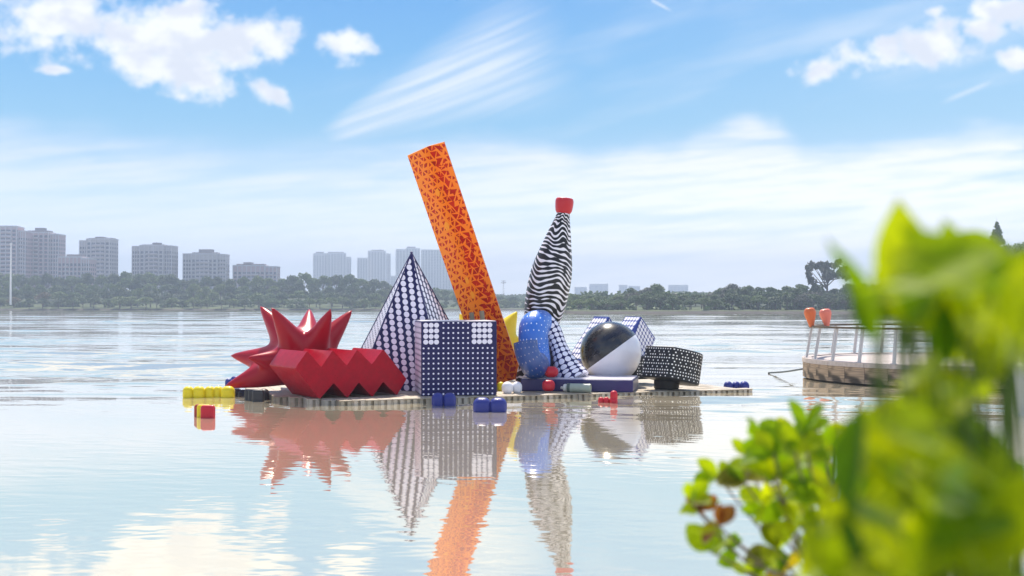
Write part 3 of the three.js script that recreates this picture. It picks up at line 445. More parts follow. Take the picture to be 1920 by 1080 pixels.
// leaning orange slab: a sheet folded hollow along its length
{
  const D = 39.2, top = at(800, 274, D - 1.2), bot = at(949, 716, 40.2), up = top.clone().sub(bot), L = up.length(); up.normalize();
  const o = thing('leaning_slab', 'tall orange and red patterned slab leaning high over the cube', 'sculpture', V(bot.x, DECK, bot.z));
  const X = V(1, 0, 0).addScaledVector(up, -up.x).normalize(), Z = X.clone().cross(up); // Z toward the viewer
  // hollow section: left wing turned away, right wing nearly facing
  const sec = [[-0.62, 0.62], [0.045, -0.22], [0.05, -0.222], [0.62, 0.02]];
  const thick = 0.16, build = (pts, close) => { const pos = [], uv = [], idx = [], m = pts.length, rows = 24; let run = [0]; for (let i = 1; i < m; i++) run.push(run[i - 1] + Math.hypot(pts[i][0] - pts[i - 1][0], pts[i][1] - pts[i - 1][1]));
    for (let j = 0; j <= rows; j++) { const t = j / rows, s = L * t; for (let i = 0; i < m; i++) { const p = V(0, 0, 0).addScaledVector(X, pts[i][0]).addScaledVector(up, s).addScaledVector(Z, pts[i][1]); pos.push(...p.toArray()); uv.push(run[i], s); } }
    for (let j = 0; j < rows; j++) for (let i = 0; i < m - 1; i++) { const a = j * m + i, b = a + m; idx.push(a, a + 1, b, a + 1, b + 1, b); }
    const g = new THREE.BufferGeometry(); g.setAttribute('position', new THREE.Float32BufferAttribute(pos, 3)); g.setAttribute('uv', new THREE.Float32BufferAttribute(uv, 2)); g.setIndex(idx); g.computeVertexNormals(); return g; };
  seed(303);
  const tex = canvasTex(512, 2048, (g, w, h) => { // 1.5 m by 8.9 m
    g.fillStyle = '#ff8c1e'; g.fillRect(0, 0, w, h); const cw = 512 / 5.0, ch = 52;
    for (let j = -1; j < h / ch + 1; j++) for (let i = -1; i < 7; i++) {
      const x = i * cw + (j % 2) * cw * 0.5 + rr(-12, 12), y = j * ch + rr(-8, 8), flip = rnd() < 0.5, P = [[x + 5, y + 3], [x + cw - 9, y + rr(-6, 18)], [x + cw * rr(0.2, 0.8), y + ch * rr(0.95, 1.2)]], P2 = [[x + cw * 0.62, y + ch + 2], [x + cw * 1.3, y + ch - rr(-4, 10)], [x + cw * rr(0.85, 1.1), y + rr(0, 8)]];
      for (const T of [P, P2]) { if (rnd() < 0.06) continue; g.fillStyle = ['#c81e04', '#b41604', '#d02a08', '#be1c05'][(rnd() * 4) | 0]; const cx = (T[0][0] + T[1][0] + T[2][0]) / 3, cy = (T[0][1] + T[1][1] + T[2][1]) / 3, k = rr(0.76, 0.92) * (cx < 360 ? 0.76 : 1.1); g.beginPath(); T.forEach(([a, b], q) => g[q ? 'lineTo' : 'moveTo'](cx + (a - cx) * k, cy + (b - cy) * k)); g.fill(); }
    }
    g.fillStyle = '#ffa226'; for (let k = 0; k < 8; k++) { g.beginPath(); g.arc(rr(190, 330), rr(60, h - 60), rr(26, 38), 0, 7); g.fill(); }
    g.strokeStyle = '#ff8c1e'; g.lineWidth = 8; for (let k = 0; k < 90; k++) { const x = rr(0, w), y = rr(0, h), a = rr(0, 6.28), l = rr(40, 80); g.beginPath(); g.moveTo(x, y); g.lineTo(x + Math.cos(a) * l, y + Math.sin(a) * l); g.stroke(); }
  });
  tex.repeat.set(1 / 1.5, 1 / L);
  mesh('front_sheet', toCreasedNormals(build(sec), 0.2), gel(0xffffff, 0.42, { map: tex }), o).position.y = 0.05;
  const back = sec.map(([x, y]) => [x, y - thick]).reverse(), shell = [sec[sec.length - 1], ...back, sec[0]];
  const s0 = build(shell.map(([x, y], i) => (i === 0 || i === shell.length - 1 ? [x, y - 0.003] : [x, y]))); s0.computeVertexNormals();
  mesh('back_shell', toCreasedNormals(s0, 0.5), gel(lin(0.5, 0.12, 0.015), 0.45), o).position.y = 0.05;
  for (const s of [0, L]) { const P = (q) => V(0, 0.05, 0).addScaledVector(X, q[0]).addScaledVector(up, s).addScaledVector(Z, q[1]), list = []; for (let i = 0; i < sec.length - 1; i++) { const a = sec[i], b = sec[i + 1]; list.push(quadGeo(P(a), P(b), P([b[0], b[1] - thick]), P([a[0], a[1] - thick]))); } mesh('end_rim', merge(list), gel(lin(0.6, 0.22, 0.04), 0.45), o); }
  // the weathered props it is lashed to
  const post = std(lin(0.3, 0.24, 0.16), 0.8);
  for (const [px, py, d] of [[903, 583, D - 1.1], [884, 586, D - 0.9]]) { const t = at(px, py, d), b = onY(px + 20, 716, DECK), g = limb(V(b.x, DECK, b.z - 0.0).setZ(t.z - 0.1).sub(o.position), t.sub(o.position), 0.09, 0.085, 10); mesh('prop_post', g, post, o); }
}
// zebra bottle
{
  const D = 39.6, m = mPerPx(D), prof = [[395, 1057, 12.6], [405, 1055, 14.2], [416, 1053, 17.6], [433, 1050, 22.4], [451, 1046, 27], [468, 1041, 31.5], [486, 1036.5, 36], [503, 1033, 39], [521, 1030, 40.5], [540, 1026.5, 40.6], [557, 1023.5, 39.8], [575, 1020.5, 38.2], [590, 1018, 35.6], [605, 1015.5, 32], [625, 1011, 28], [650, 1005, 25.5], [680, 999, 26], [705, 994, 27], [718, 991, 26]];
  const tilt = Math.atan2(1057 - 994, 705 - 395), foot = at(991, 719, D), o = thing('striped_bottle', 'leaning skittle-shaped bottle in black and white zebra stripes', 'sculpture', V(foot.x, DECK, foot.z)), c = Math.cos(tilt);
  o.rotation.z = -tilt;
  const pts = prof.map(([y, , r]) => new THREE.Vector2(r * m * c, ((719 - y) * m) / c)).reverse(), curve = new THREE.SplineCurve(pts), P = curve.getPoints(90); P.unshift(new THREE.Vector2(0.001, P[0].y)); P.push(new THREE.Vector2(0.001, P[P.length - 1].y + 0.02));
  const tex = grainTex(1024, 1024, (u, v) => {
    const a = u * 6.2832, X = Math.cos(a), Z = Math.sin(a), Y = v * 9, w = fbm(X * 0.8 + 5, Y * 0.4, Z * 0.8, 2) * 9 + fbm(X * 1.5, Y * 0.8 + 9, Z * 1.5, 1) * 3;
    const s = Math.sin(Y * 25 + w * 2.3 + Math.sin(a - 0.6) * 2.6 + 1.0 * N3(X * 1.5, Y * 0.8, Z * 1.5 + 4)), t = smoothstep(s + 1.2 * N3(X * 3 + 2, Y * 2.2, Z * 3), 0.22, 0.52), k = lerp(0.1, 0.93, t); return [k * 1.0, k * 0.985, k]; });
  mesh('body', new THREE.LatheGeometry(P, 64), gel(0xffffff, 0.32, { map: tex }), o);
  const capB = ((719 - 395) * m) / c, cap = [[0.001, 0], [0.16, 0], [0.24, 0.03], [0.29, 0.12], [0.315, 0.3], [0.318, 0.45], [0.29, 0.53], [0.23, 0.555], [0.1, 0.545], [0.001, 0.54]].map(([x, y]) => new THREE.Vector2(x, y));
  const cp = mesh('cap', new THREE.LatheGeometry(new THREE.SplineCurve(cap).getPoints(40), 40), gel(lin(0.5, 0.02, 0.03), 0.4), o); cp.position.y = capB - 0.03; cp.rotation.z = 0.11;
}
// navy slab the loop stands on
let SLAB = 0.55;
{
  const a = onY(976, 733, DECK), b = onY(1187, 736, DECK), w = a.distanceTo(b), yaw = Math.atan2(-(b.z - a.z), b.x - a.x), h = SLAB - DECK, mid = a.clone().add(b).multiplyScalar(0.5), dep = 2.3, o = thing('flat_slab', 'low flat navy slab lying on the raft under the blue loop', 'sculpture', V(mid.x, DECK, mid.z).add(V(-Math.sin(yaw), 0, -Math.cos(yaw)).multiplyScalar(dep / 2)), yaw);
  mesh('body', rbox(w, h - 0.012, dep, 0.04, 3).translate(0, (h - 0.012) / 2, 0), gel(lin(0.03, 0.025, 0.12), 0.35), o); mesh('top_panel', rbox(w - 0.06, 0.03, dep - 0.06, 0.01, 1).translate(0, h - 0.012, 0), gel(lin(0.55, 0.54, 0.6), 0.4), o);  // pale top panel: sheen of reflected light painted onto the navy top
}
// blue loop with its flared leg
{
  const D = 37.6, m = mPerPx(D), c = at(1000.5, 645, D), R = 0.64, r = 0.455, o = thing('blue_loop', 'glossy blue dotted loop curling into a flared leg of large discs', 'sculpture', V(c.x, SLAB, c.z));
  const pts = [[985, 641, 36.95], [988, 660, 36.9], [995, 676, 36.95], [1002, 685.5, 37.25], [1004, 679, 37.75], [1002, 656, 38.05], [1000, 630, 38.1], [1002, 612.5, 38.3], [1012, 608, 38.75]].map((t) => at(...t));
  const small = canvasTex(256, 256, (g) => { g.fillStyle = '#2a70cf'; g.fillRect(0, 0, 256, 256); g.fillStyle = '#e8f2ff'; for (const [x, y] of [[32, 32], [96, 64], [160, 32], [224, 64], [32, 96], [96, 128], [160, 96], [224, 128], [32, 160], [96, 192], [160, 160], [224, 192], [32, 224], [96, 250], [160, 224], [224, 250]]) { g.beginPath(); g.arc(x, y, 7.6, 0, 7); g.fill(); } });
  small.repeat.set(1 / 0.62, 1 / 0.715);
  const loop = local(sweep(pts, (t) => lerp(0.39, r * 1.1, smoothstep(t, 0.1, 0.5)), { seg: 90, around: 40, capStart: 0, capEnd: 1 }), o.position), cutAt = 34 * 40 * 6;
  const slice = (a, b) => { const g = new THREE.BufferGeometry(); for (const k of ['position', 'normal', 'uv']) { const A = loop.attributes[k]; g.setAttribute(k, new THREE.Float32BufferAttribute(A.array.slice(a * A.itemSize, b * A.itemSize), A.itemSize)); } return g; };
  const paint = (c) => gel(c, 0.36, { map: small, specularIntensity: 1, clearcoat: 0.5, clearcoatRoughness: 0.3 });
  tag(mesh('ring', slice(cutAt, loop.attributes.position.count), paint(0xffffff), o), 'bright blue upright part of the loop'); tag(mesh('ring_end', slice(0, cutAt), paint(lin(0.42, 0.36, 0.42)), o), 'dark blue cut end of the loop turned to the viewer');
  const big = canvasTex(256, 256, (g) => { g.fillStyle = NAVY; g.fillRect(0, 0, 256, 256); g.fillStyle = LILAC; dots(g, 4, 4, 32, 32, 64, 64, 29); }); big.repeat.set(1 / 0.72, 1 / 0.72);
  const path = [[1006, 611, 38.5], [1020, 610, 38.75], [1034, 624, 38.7], [1046, 648, 38.5], [1057, 675, 38.3], [1068, 698, 38.2], [1078, 714, 38.1]].map((t) => at(...t));
  mesh('leg', local(sweep(path, (t) => lerp(0.42, 0.3, smoothstep(t, 0.1, 0.5)) + 0.24 * smoothstep(t, 0.5, 1), { seg: 70, around: 32, capStart: 1, capEnd: 0 }), o.position), gel(0xffffff, 0.34, { map: big }), o);
  const P = [[1018, 648], [1018, 708], [1058, 708], [1054, 680], [1046, 655], [1040, 648]].map(([x, y]) => at(x, y, 38.5)); mesh('web_panel', local(prismGeo(P, V(0, 0, -0.2)), o.position), navyPaint, o);
}
// white grid zigzag
{
  const D = 40.8, P0 = at(1202, 594, D), dir = V(0.93, 0, -0.36).normalize(), n = V(0.36, 0, 0.93).normalize(), px = [[1090, 676], [1108, 724], [1135, 724], [1172, 672], [1196, 708], [1229, 635], [1202, 594], [1172, 641], [1142, 594]];
  const front = px.map(([x, y]) => onPlane(x, y, P0, n)), ext = at(1173, 594, D + 1.1).sub(P0).setY(0), c = V(P0.x - 1, DECK, P0.z), o = thing('zigzag_block', 'royal blue zigzag block faced with white grids behind the ball', 'sculpture', c);
  mesh('body', local(toCreasedNormals(prismGeo(front, ext), 0.4), c), gel(lin(0.02, 0.05, 0.3), 0.35), o);
  const grid = canvasTex(128, 128, (g) => { g.fillStyle = '#2a3a86'; g.fillRect(0, 0, 128, 128); g.fillStyle = '#f1eff6'; for (let i = 0; i < 2; i++) for (let j = 0; j < 2; j++) { g.beginPath(); g.roundRect ? g.roundRect(i * 64 + 4, j * 64 + 4, 56, 56, 20) : g.rect(i * 64 + 4, j * 64 + 4, 56, 56); g.fill(); } }); grid.repeat.set(1 / 0.44, 1 / 0.44);
  const gm = gel(0xffffff, 0.4, { map: grid });
  const panel = (a, b, cc, d, name, k = 1) => { const q = [a, b, cc, d], ctr = q.reduce((s, p) => s.add(p), V(0, 0, 0)).multiplyScalar(0.25), nn = b.clone().sub(a).cross(d.clone().sub(a)).normalize().multiplyScalar(0.006), Q = q.map((p) => p.clone().lerp(ctr, 0.05).add(nn)), w = Q[0].distanceTo(Q[1]), hh = Q[1].distanceTo(Q[2]); mesh(name, local(quadGeo(...Q, [0, 0, w * k, 0, w * k, hh * k, 0, hh * k]), c), gm, o); };
  const B = (p) => p.clone().add(ext);
  panel(B(front[0]), front[0], front[8], B(front[8]), 'grid_panel'); panel(B(front[7]), front[7], front[6], B(front[6]), 'grid_panel');
  panel(front[3], front[4], front[5], front[6].clone(), 'grid_panel', 1.7); // end diamond
  const q = [front[7], front[3], front[2], front[8]];
  panel(front[8].clone().lerp(front[0], 0.5), front[2], front[3], front[8], 'grid_panel');
}
// two-tone ball
{
  const D = 39.6, r = 57.3 * mPerPx(D), c = at(1145, 660.5, D), o = thing('ball', 'large glossy ball split aslant into black and white halves', 'sculpture', V(c.x, DECK, c.z));
  const a = V(-0.57, 0.79, -0.08).normalize(), q = new THREE.Quaternion().setFromUnitVectors(V(0, 1, 0), a), half = () => new THREE.SphereGeometry(r, 72, 36, 0, Math.PI * 2, 0, Math.PI / 2 - 0.002);
  const scuffed = gel(lin(0.016, 0.015, 0.017), 0.3, { clearcoat: 0.7, roughnessMap: scuff, roughness: 0.42 });
  const b = mesh('black_half', half(), scuffed, o), w = mesh('white_half', half().rotateX(Math.PI), gel(lin(0.74, 0.73, 0.78), 0.3, { clearcoat: 0.6 }), o);
  for (const x of [b, w]) { x.quaternion.copy(q); x.position.y = c.y - DECK; }
  const s = mesh('seam', new THREE.TorusGeometry(r - 0.006, 0.008, 8, 90).rotateX(Math.PI / 2), std(lin(0.1, 0.1, 0.12), 0.5), o); s.quaternion.copy(q); s.position.y = c.y - DECK;
}
// black dotted block
{
  const D = 36.9, P = at(1259, 680, D), o = thing('dotted_block', 'black curved block speckled with white dots, tilted on a round foot', 'sculpture', V(P.x, DECK, P.z));
  const m = mPerPx(D), S = new THREE.Shape(); // plan, x to the right, y away from the viewer
  S.moveTo(-0.74, 0.92); S.quadraticCurveTo(-0.8, 0.84, -0.72, 0.76); S.lineTo(-0.09, 0.08); S.quadraticCurveTo(0, -0.02, 0.12, 0.03); S.bezierCurveTo(0.5, 0.13, 0.98, 0.3, 1.04, 0.74); S.quadraticCurveTo(1.06, 1.0, 0.86, 1.25); S.lineTo(0.2, 1.75); S.closePath();
  const H = 1.05, g = new THREE.ExtrudeGeometry(S, { depth: H - 0.1, bevelEnabled: true, bevelSize: 0.05, bevelThickness: 0.05, bevelSegments: 4, curveSegments: 24 }).rotateX(-Math.PI / 2).translate(0, 0.05 - H / 2, 0);
  const tilt = mesh('body', g, gel(lin(0.012, 0.012, 0.014), 0.45), o); tilt.position.y = P.y - DECK; tilt.rotation.set(-0.15, 0, -0.165);
  // the print: a band wrapped round the visible sides
  const pts = S.getSpacedPoints(200), n = pts.length, pos = [], uv = [], idx = []; let run = 0, rows = 0;
  for (let i = 0; i < n; i++) { const p = pts[i], a = pts[(i + 1) % n], b = pts[(i + n - 2) % n], tx = a.x - b.x, ty = a.y - b.y, l = Math.hypot(tx, ty) || 1, nx = ty / l, ny = -tx / l; if (i) run += p.distanceTo(pts[i - 1]); for (const y of [-H / 2 + 0.06, H / 2 - 0.06]) { pos.push(p.x + nx * 0.054, y, -(p.y + ny * 0.054)); uv.push(run, y); } }
  for (let i = 0; i < n - 1; i++) { const a = i * 2; idx.push(a, a + 2, a + 1, a + 2, a + 3, a + 1); }
  const bg = new THREE.BufferGeometry(); bg.setAttribute('position', new THREE.Float32BufferAttribute(pos, 3)); bg.setAttribute('uv', new THREE.Float32BufferAttribute(uv, 2)); bg.setIndex(idx); bg.computeVertexNormals();
  const spots = canvasTex(256, 256, (g) => { g.fillStyle = '#1d1c1f'; g.fillRect(0, 0, 256, 256); g.fillStyle = '#f4f3f0'; for (let r = 0; r < 8; r++) for (let q = 0; q < 8; q++) { if ((r % 3 === 1 && q % 2) || (r === 5 && q % 4 === 2)) continue; g.beginPath(); g.arc(16 + q * 32 + (r % 3 === 1 ? 16 : 0), 16 + r * 32, 7.6, 0, 7); g.fill(); } }); spots.repeat.set(1 / 0.8, 1 / 0.8);
  const pm = mesh('dot_print', bg, gel(0xffffff, 0.45, { map: spots }), o); pm.position.copy(tilt.position); pm.rotation.copy(tilt.rotation);
  const arm = mesh('arm', rbox(1.1, 0.82, 1.0, 0.08, 3), gel(lin(0.012, 0.012, 0.014), 0.45), o), ap = at(1199, 688, 40.8); arm.position.copy(ap.sub(o.position)); arm.rotation.y = 0.5;
  const apn = mesh('dot_print', new THREE.PlaneGeometry(0.96, 0.72).translate(0, 0, 0.504), gel(0xffffff, 0.45, { map: spots }), o); apn.position.copy(arm.position); apn.rotation.copy(arm.rotation); apn.geometry.attributes.uv.array.forEach((v, i, A) => { A[i] = v * (i % 2 ? 0.72 : 0.96); });
  const f = onY(1253, 731, DECK), fm = mesh('foot', new THREE.LatheGeometry([[0.001, 0], [0.38, 0], [0.42, 0.04], [0.42, 0.34], [0.38, 0.42], [0.001, 0.43]].map(([x, y]) => new THREE.Vector2(x, y)), 40), std(lin(0.018, 0.017, 0.018), 0.55), o); fm.position.set(f.x - o.position.x, 0, f.z - 0.42 - o.position.z);
}
// capped tube lying on the raft
{
  const a = onY(1058, 735.5, DECK), b = onY(1108, 736.5, DECK), r = 0.145, L = a.distanceTo(b) * 1.0, o = thing('capped_tube', 'grey-green tube with a pale cap lying before the navy slab', 'tube', a.clone().setY(DECK + r));
  o.rotation.y = Math.atan2(-(b.z - a.z), b.x - a.x); const T = (list, m, name) => mesh(name, new THREE.LatheGeometry(list.map(([x, y]) => new THREE.Vector2(x, y)), 36).rotateZ(-Math.PI / 2), m, o);
  T([[0.001, 0.1], [r, 0.1], [r + 0.004, 0.13], [r, 0.16], [r, L - 0.02], [r - 0.015, L], [r - 0.03, L], [r - 0.035, L - 0.05], [0.001, L - 0.05]], gel(lin(0.32, 0.37, 0.31), 0.4), 'barrel');
  T([[r + 0.001, 0.115], [r + 0.008, 0.12], [r + 0.008, 0.2], [r + 0.001, 0.205]], std(lin(0.06, 0.09, 0.08), 0.5), 'band');
  T([[0.001, -0.12], [0.03, -0.12], [0.045, -0.1], [0.045, -0.05], [0.11, -0.02], [0.125, 0.02], [0.13, 0.098], [0.001, 0.098]], gel(lin(0.6, 0.62, 0.58), 0.4), 'cap');
}

// ---------------------------------------------------------------- small floats
const C = { yellow: gel(lin(0.74, 0.6, 0.01), 0.42), red: gel(lin(0.5, 0.012, 0.03), 0.38), navy: gel(lin(0.025, 0.035, 0.22), 0.38), black: gel(lin(0.035, 0.035, 0.04), 0.42), dark: gel(lin(0.02, 0.022, 0.05), 0.45), white: gel(lin(0.8, 0.8, 0.83), 0.4), brick: gel(lin(0.34, 0.035, 0.02), 0.45) };
for (const k of Object.keys(C)) { C[k].roughnessMap = scuff; C[k].roughness *= 1.5; }
// lumps: [px, py of the middle, distance, width px, height px, depth m, colour, turn]
function float(name, label, lumps, group, water = true) {
  const first = at(lumps[0][0], lumps[0][1], lumps[0][2]), o = thing(name, label, 'float', V(first.x, 0, first.z), 0, group);
  lumps.forEach(([px, py, d, w, h, dep, col, turn = 0]) => { const p = at(px, py, d), W = w * mPerPx(d), Hh = h * mPerPx(d), extra = water === true ? 0.1 : 0, r = Math.min(W, Hh, dep) * 0.44, g = rbox(W * 1.02, Hh + extra, dep, r, 4), a = g.attributes.position; // pillow out the sides a little
    for (let i = 0; i < a.count; i++) { const x = a.getX(i) / (W / 2), z = a.getZ(i) / (dep / 2), y = a.getY(i) / (Hh / 2); a.setXYZ(i, a.getX(i) * (1 + 0.05 * (1 - y * y)), a.getY(i) * (1 + 0.05 * (1 - x * x) * (1 - z * z)), a.getZ(i) * (1 + 0.05 * (1 - y * y))); }
    g.computeVertexNormals(); const m = mesh('float_block', toCreasedNormals(mergeVertices(g.deleteAttribute('uv').deleteAttribute('normal'), 1e-4), 1.2), C[col], o); m.position.set(p.x - first.x, p.y - extra / 2, p.z - first.z); m.rotation.y = turn; if (new Set(lumps.map((l) => l[6])).size > 1) tag(m, col + ' block of the float'); });
  return o;
}
float('float_row', 'row of five yellow floats in the water beside the red star', [[353, 735, 36.3, 18.5, 20.5, 0.34, 'yellow'], [373, 735, 36.35, 22, 21, 0.36, 'yellow'], [393, 735, 36.5, 18, 20.5, 0.34, 'yellow'], [409, 735, 36.6, 16.5, 20.5, 0.34, 'yellow'], [427.5, 735, 36.4, 24, 21, 0.38, 'yellow']]);
float('float_block_group', 'red, yellow and brick float in open water, apart from the raft', [[390, 772, 29.8, 26.5, 24, 0.16, 'red', -0.1], [382.5, 771, 30.0, 26, 24, 0.14, 'yellow', -0.1], [377, 770.5, 30.25, 25, 24, 0.16, 'brick', -0.1]]);
float('float_pair', 'grey-black pair of round-edged floats at the tip of the red star', [[484, 741.5, 35.0, 22, 21, 0.16, 'black'], [477, 741, 35.25, 22, 22, 0.14, 'black'], [470, 740.5, 35.5, 22, 22, 0.16, 'black'], [494, 741, 35.7, 20, 23, 0.4, 'black']]);
float('float_block_group', 'dark float half hidden between the yellow row and the black pair', [[444, 737, 37.2, 20, 15, 0.3, 'dark'], [456, 738, 37.0, 16, 14, 0.3, 'dark']]);
float('float_pair', 'two small navy floats peeping over the lowest red spike', [[429, 716, 41.6, 12, 12, 0.3, 'navy'], [441, 712.5, 42.3, 16, 14, 0.3, 'navy']]);
float('float_pair', 'blue double float nudging the raft below the dotted cube', [[821, 748.5, 33.6, 22, 23, 0.36, 'navy'], [843, 748.5, 33.6, 23, 23, 0.36, 'navy']]);
float('float_pair', 'wide blue double float loose in the water before the raft', [[904, 759, 31.6, 32, 26, 0.45, 'navy'], [934, 759, 31.6, 31, 25.5, 0.45, 'navy']]);
float('float_row', 'blue triple float behind the far corner of the raft', [[1365.5, 724, 39.4, 16, 17, 0.3, 'navy'], [1380.5, 724, 39.5, 16, 16.5, 0.3, 'navy'], [1395.5, 724, 39.3, 17, 17.5, 0.34, 'navy']]);
float('float_block_group', 'small red step of floats in the water before the tube', [[1127, 750, 34.5, 10.5, 10.5, 0.2, 'red'], [1137, 750, 34.45, 10.5, 10.5, 0.2, 'red'], [1150, 750.5, 34.4, 14.5, 11, 0.26, 'red'], [1151, 739, 34.4, 13, 12.5, 0.22, 'red']]);
float('float_pair', 'white pair of floats on the raft at the foot of the slab', [[951.5, 727.5, 36.2, 20, 22.5, 0.36, 'white'], [969.5, 727, 36.4, 17.5, 21.5, 0.34, 'white']], null, false);
float('small_float', 'yellow float squeezed between the cube and the white pair', [[939, 726, 37.4, 13, 19, 0.3, 'yellow']], null, false);
float('small_float', 'red cube float on top of the navy slab under the blue loop', [[1033.5, 697.3, 37.25, 25, 20, 0.36, 'red']], null, false);
float('small_float', 'bright red cube float on the raft against the navy slab face', [[1028.5, 723, 36.6, 22.5, 20.5, 0.3, 'red']], null, false);

// ---------------------------------------------------------------- curved pier
{
  const c = at(1800, 690, 45.2).setY(0), o = thing('pier', 'round weathered pier with pale deck and leaning white railing posts', 'pier', c), R = 6.05, DK = 0.8, N = 40;
  const grain = grainTex(512, 512, (u, v) => { const n = fbm(u * 3, v * 34, 2.2, 4), s = fbm(u * 2.2 + 3, v * 2.5, 7.1, 3), st = smoothstep(s, 0.05, 0.4) * 0.35, k = 0.62 + 0.3 * n - st; return [k, k * 0.9, k * 0.78]; }); grain.repeat.set(0.4, 0.8);
  const wood = std(lin(0.85, 0.8, 0.75), 0.8, { map: grain }), pale = std(lin(0.62, 0.57, 0.55), 0.75, { map: grainTex(256, 256, (u, v) => { const k = 0.86 + 0.16 * fbm(u * 8, v * 8, 1, 4); return [k, k * 0.98, k * 0.97]; }) }), white = std(lin(0.5, 0.49, 0.49), 0.5);
  mesh('deck', new THREE.CylinderGeometry(R - 0.05, R - 0.05, 0.1, 64).translate(0, DK - 0.06, 0), pale, o);
  const seg = (r0, r1, y0, y1, a0, a1, k = 3) => { const S = new THREE.Shape(); S.absarc(0, 0, r1, a0, a1, false); S.absarc(0, 0, r0, a1, a0, true); return new THREE.ExtrudeGeometry(S, { depth: y1 - y0, bevelEnabled: false, curveSegments: k }).rotateX(-Math.PI / 2).translate(0, y0, 0); };
  seed(8); const fas = seg(R - 0.12, R, 0.06, DK - 0.14, 0.0012, (2 * Math.PI) / N - 0.0012), uvp = fas.attributes.uv, pp = fas.attributes.position; for (let i = 0; i < uvp.count; i++) uvp.setXY(i, Math.atan2(-pp.getZ(i), pp.getX(i)) * R, pp.getY(i));
  const kerb = seg(R - 0.34, R + 0.03, DK - 0.138, DK + 0.03, 0.002, (2 * Math.PI) / 20 - 0.002, 5), skirt = new THREE.CylinderGeometry(R - 0.2, R - 0.3, 0.7, 64, 1, true).translate(0, -0.28, 0);
  for (let i = 0; i < N; i++) mesh('fascia_board', fas, wood, o).rotation.y = (i / N) * 2 * Math.PI;
  for (let i = 0; i < 20; i++) mesh('kerb_stone', kerb, pale, o).rotation.y = (i / 20) * 2 * Math.PI;
  mesh('underskirt', skirt, std(lin(0.05, 0.045, 0.04), 0.9), o);
  const post = merge([box(0.07, 1.3, 0.115, 0, 0.63, 0), box(0.2, 0.03, 0.2, 0, 0.0, 0), box(0.012, 1.0, 0.05, 0.041, 0.6, 0)]), M = 26;
  for (let i = 0; i < M; i++) { const a = (i / M) * 2 * Math.PI + 0.09, p = mesh('post', post, white, o); p.position.set(Math.cos(a) * (R - 0.12), DK + 0.03, -Math.sin(a) * (R - 0.12)); p.rotation.order = 'YXZ'; p.rotation.y = a; p.rotation.z = 0.17; }
  const rail = seg(R - 0.52, R - 0.22, DK + 1.26, DK + 1.33, 0.002, (2 * Math.PI) / 13 - 0.002, 6); for (let i = 0; i < 13; i++) mesh('rail_plank', rail, std(lin(0.3, 0.26, 0.22), 0.7, { map: grain }), o).rotation.y = (i / 13) * 2 * Math.PI;
}
function paddle(label, px, pyTop, pyBot, wpx, d, lean, m) {
  const foot = at(px + 5, pyBot, d), s = mPerPx(d), h = (pyBot - pyTop) * s, r = (wpx / 2) * s, o = thing('lantern', label, 'lantern', foot); o.rotation.z = lean;
  const P = [[0.001, 0], [0.32, 0], [0.42, 0.06], [0.6, 0.26], [0.86, 0.52], [1, 0.72], [0.95, 0.86], [0.74, 0.96], [0.4, 1.0], [0.001, 1.01]].map(([x, y]) => new THREE.Vector2(x * r, y * h));
  const g = new THREE.LatheGeometry(new THREE.SplineCurve(P).getPoints(36), 12); g.scale(1, 1, 0.8); mesh('shade', toCreasedNormals(g, 0.35), m, o); mesh('base_ring', new THREE.CylinderGeometry(r * 0.36, r * 0.4, h * 0.05, 16), std(lin(0.3, 0.1, 0.05), 0.6), o);
}
paddle('orange inverted teardrop lantern at the railing end of the pier', 1517, 577, 613, 22.5, 45.5, 0.12, gel(lin(0.62, 0.15, 0.045), 0.45));
paddle('coral pink teardrop lantern on the railing, beside the orange one', 1546, 579, 612, 23, 44.6, 0.14, gel(lin(0.72, 0.19, 0.13), 0.45));
paddle('small yellow lantern on the pier railing, glimpsed through leaves', 1757, 595, 612, 11, 40, 0, gel(lin(0.65, 0.4, 0.04), 0.5));
{ const b = onY(1915, 775, 0), o = thing('mooring_post', 'white mooring post in the water at the photo edge', 'post', b); mesh('post', new THREE.CylinderGeometry(0.26, 0.26, 1.5, 28).translate(0, 0.55, 0), std(lin(0.75, 0.75, 0.74), 0.5), o); mesh('cap', new THREE.CylinderGeometry(0.2, 0.27, 0.06, 28).translate(0, 1.33, 0), std(lin(0.7, 0.7, 0.7), 0.5), o); }
{ const a = onY(1441, 699, 0.02), b = at(1504, 692, 45), g = new THREE.TubeGeometry(new THREE.CatmullRomCurve3([a, a.clone().lerp(b, 0.5).add(V(0, -0.03, 0)), b]), 20, 0.035, 8); whole('mooring_line', g, std(lin(0.03, 0.05, 0.06), 0.7), 'dark mooring line running over the water to the pier', 'rope'); }

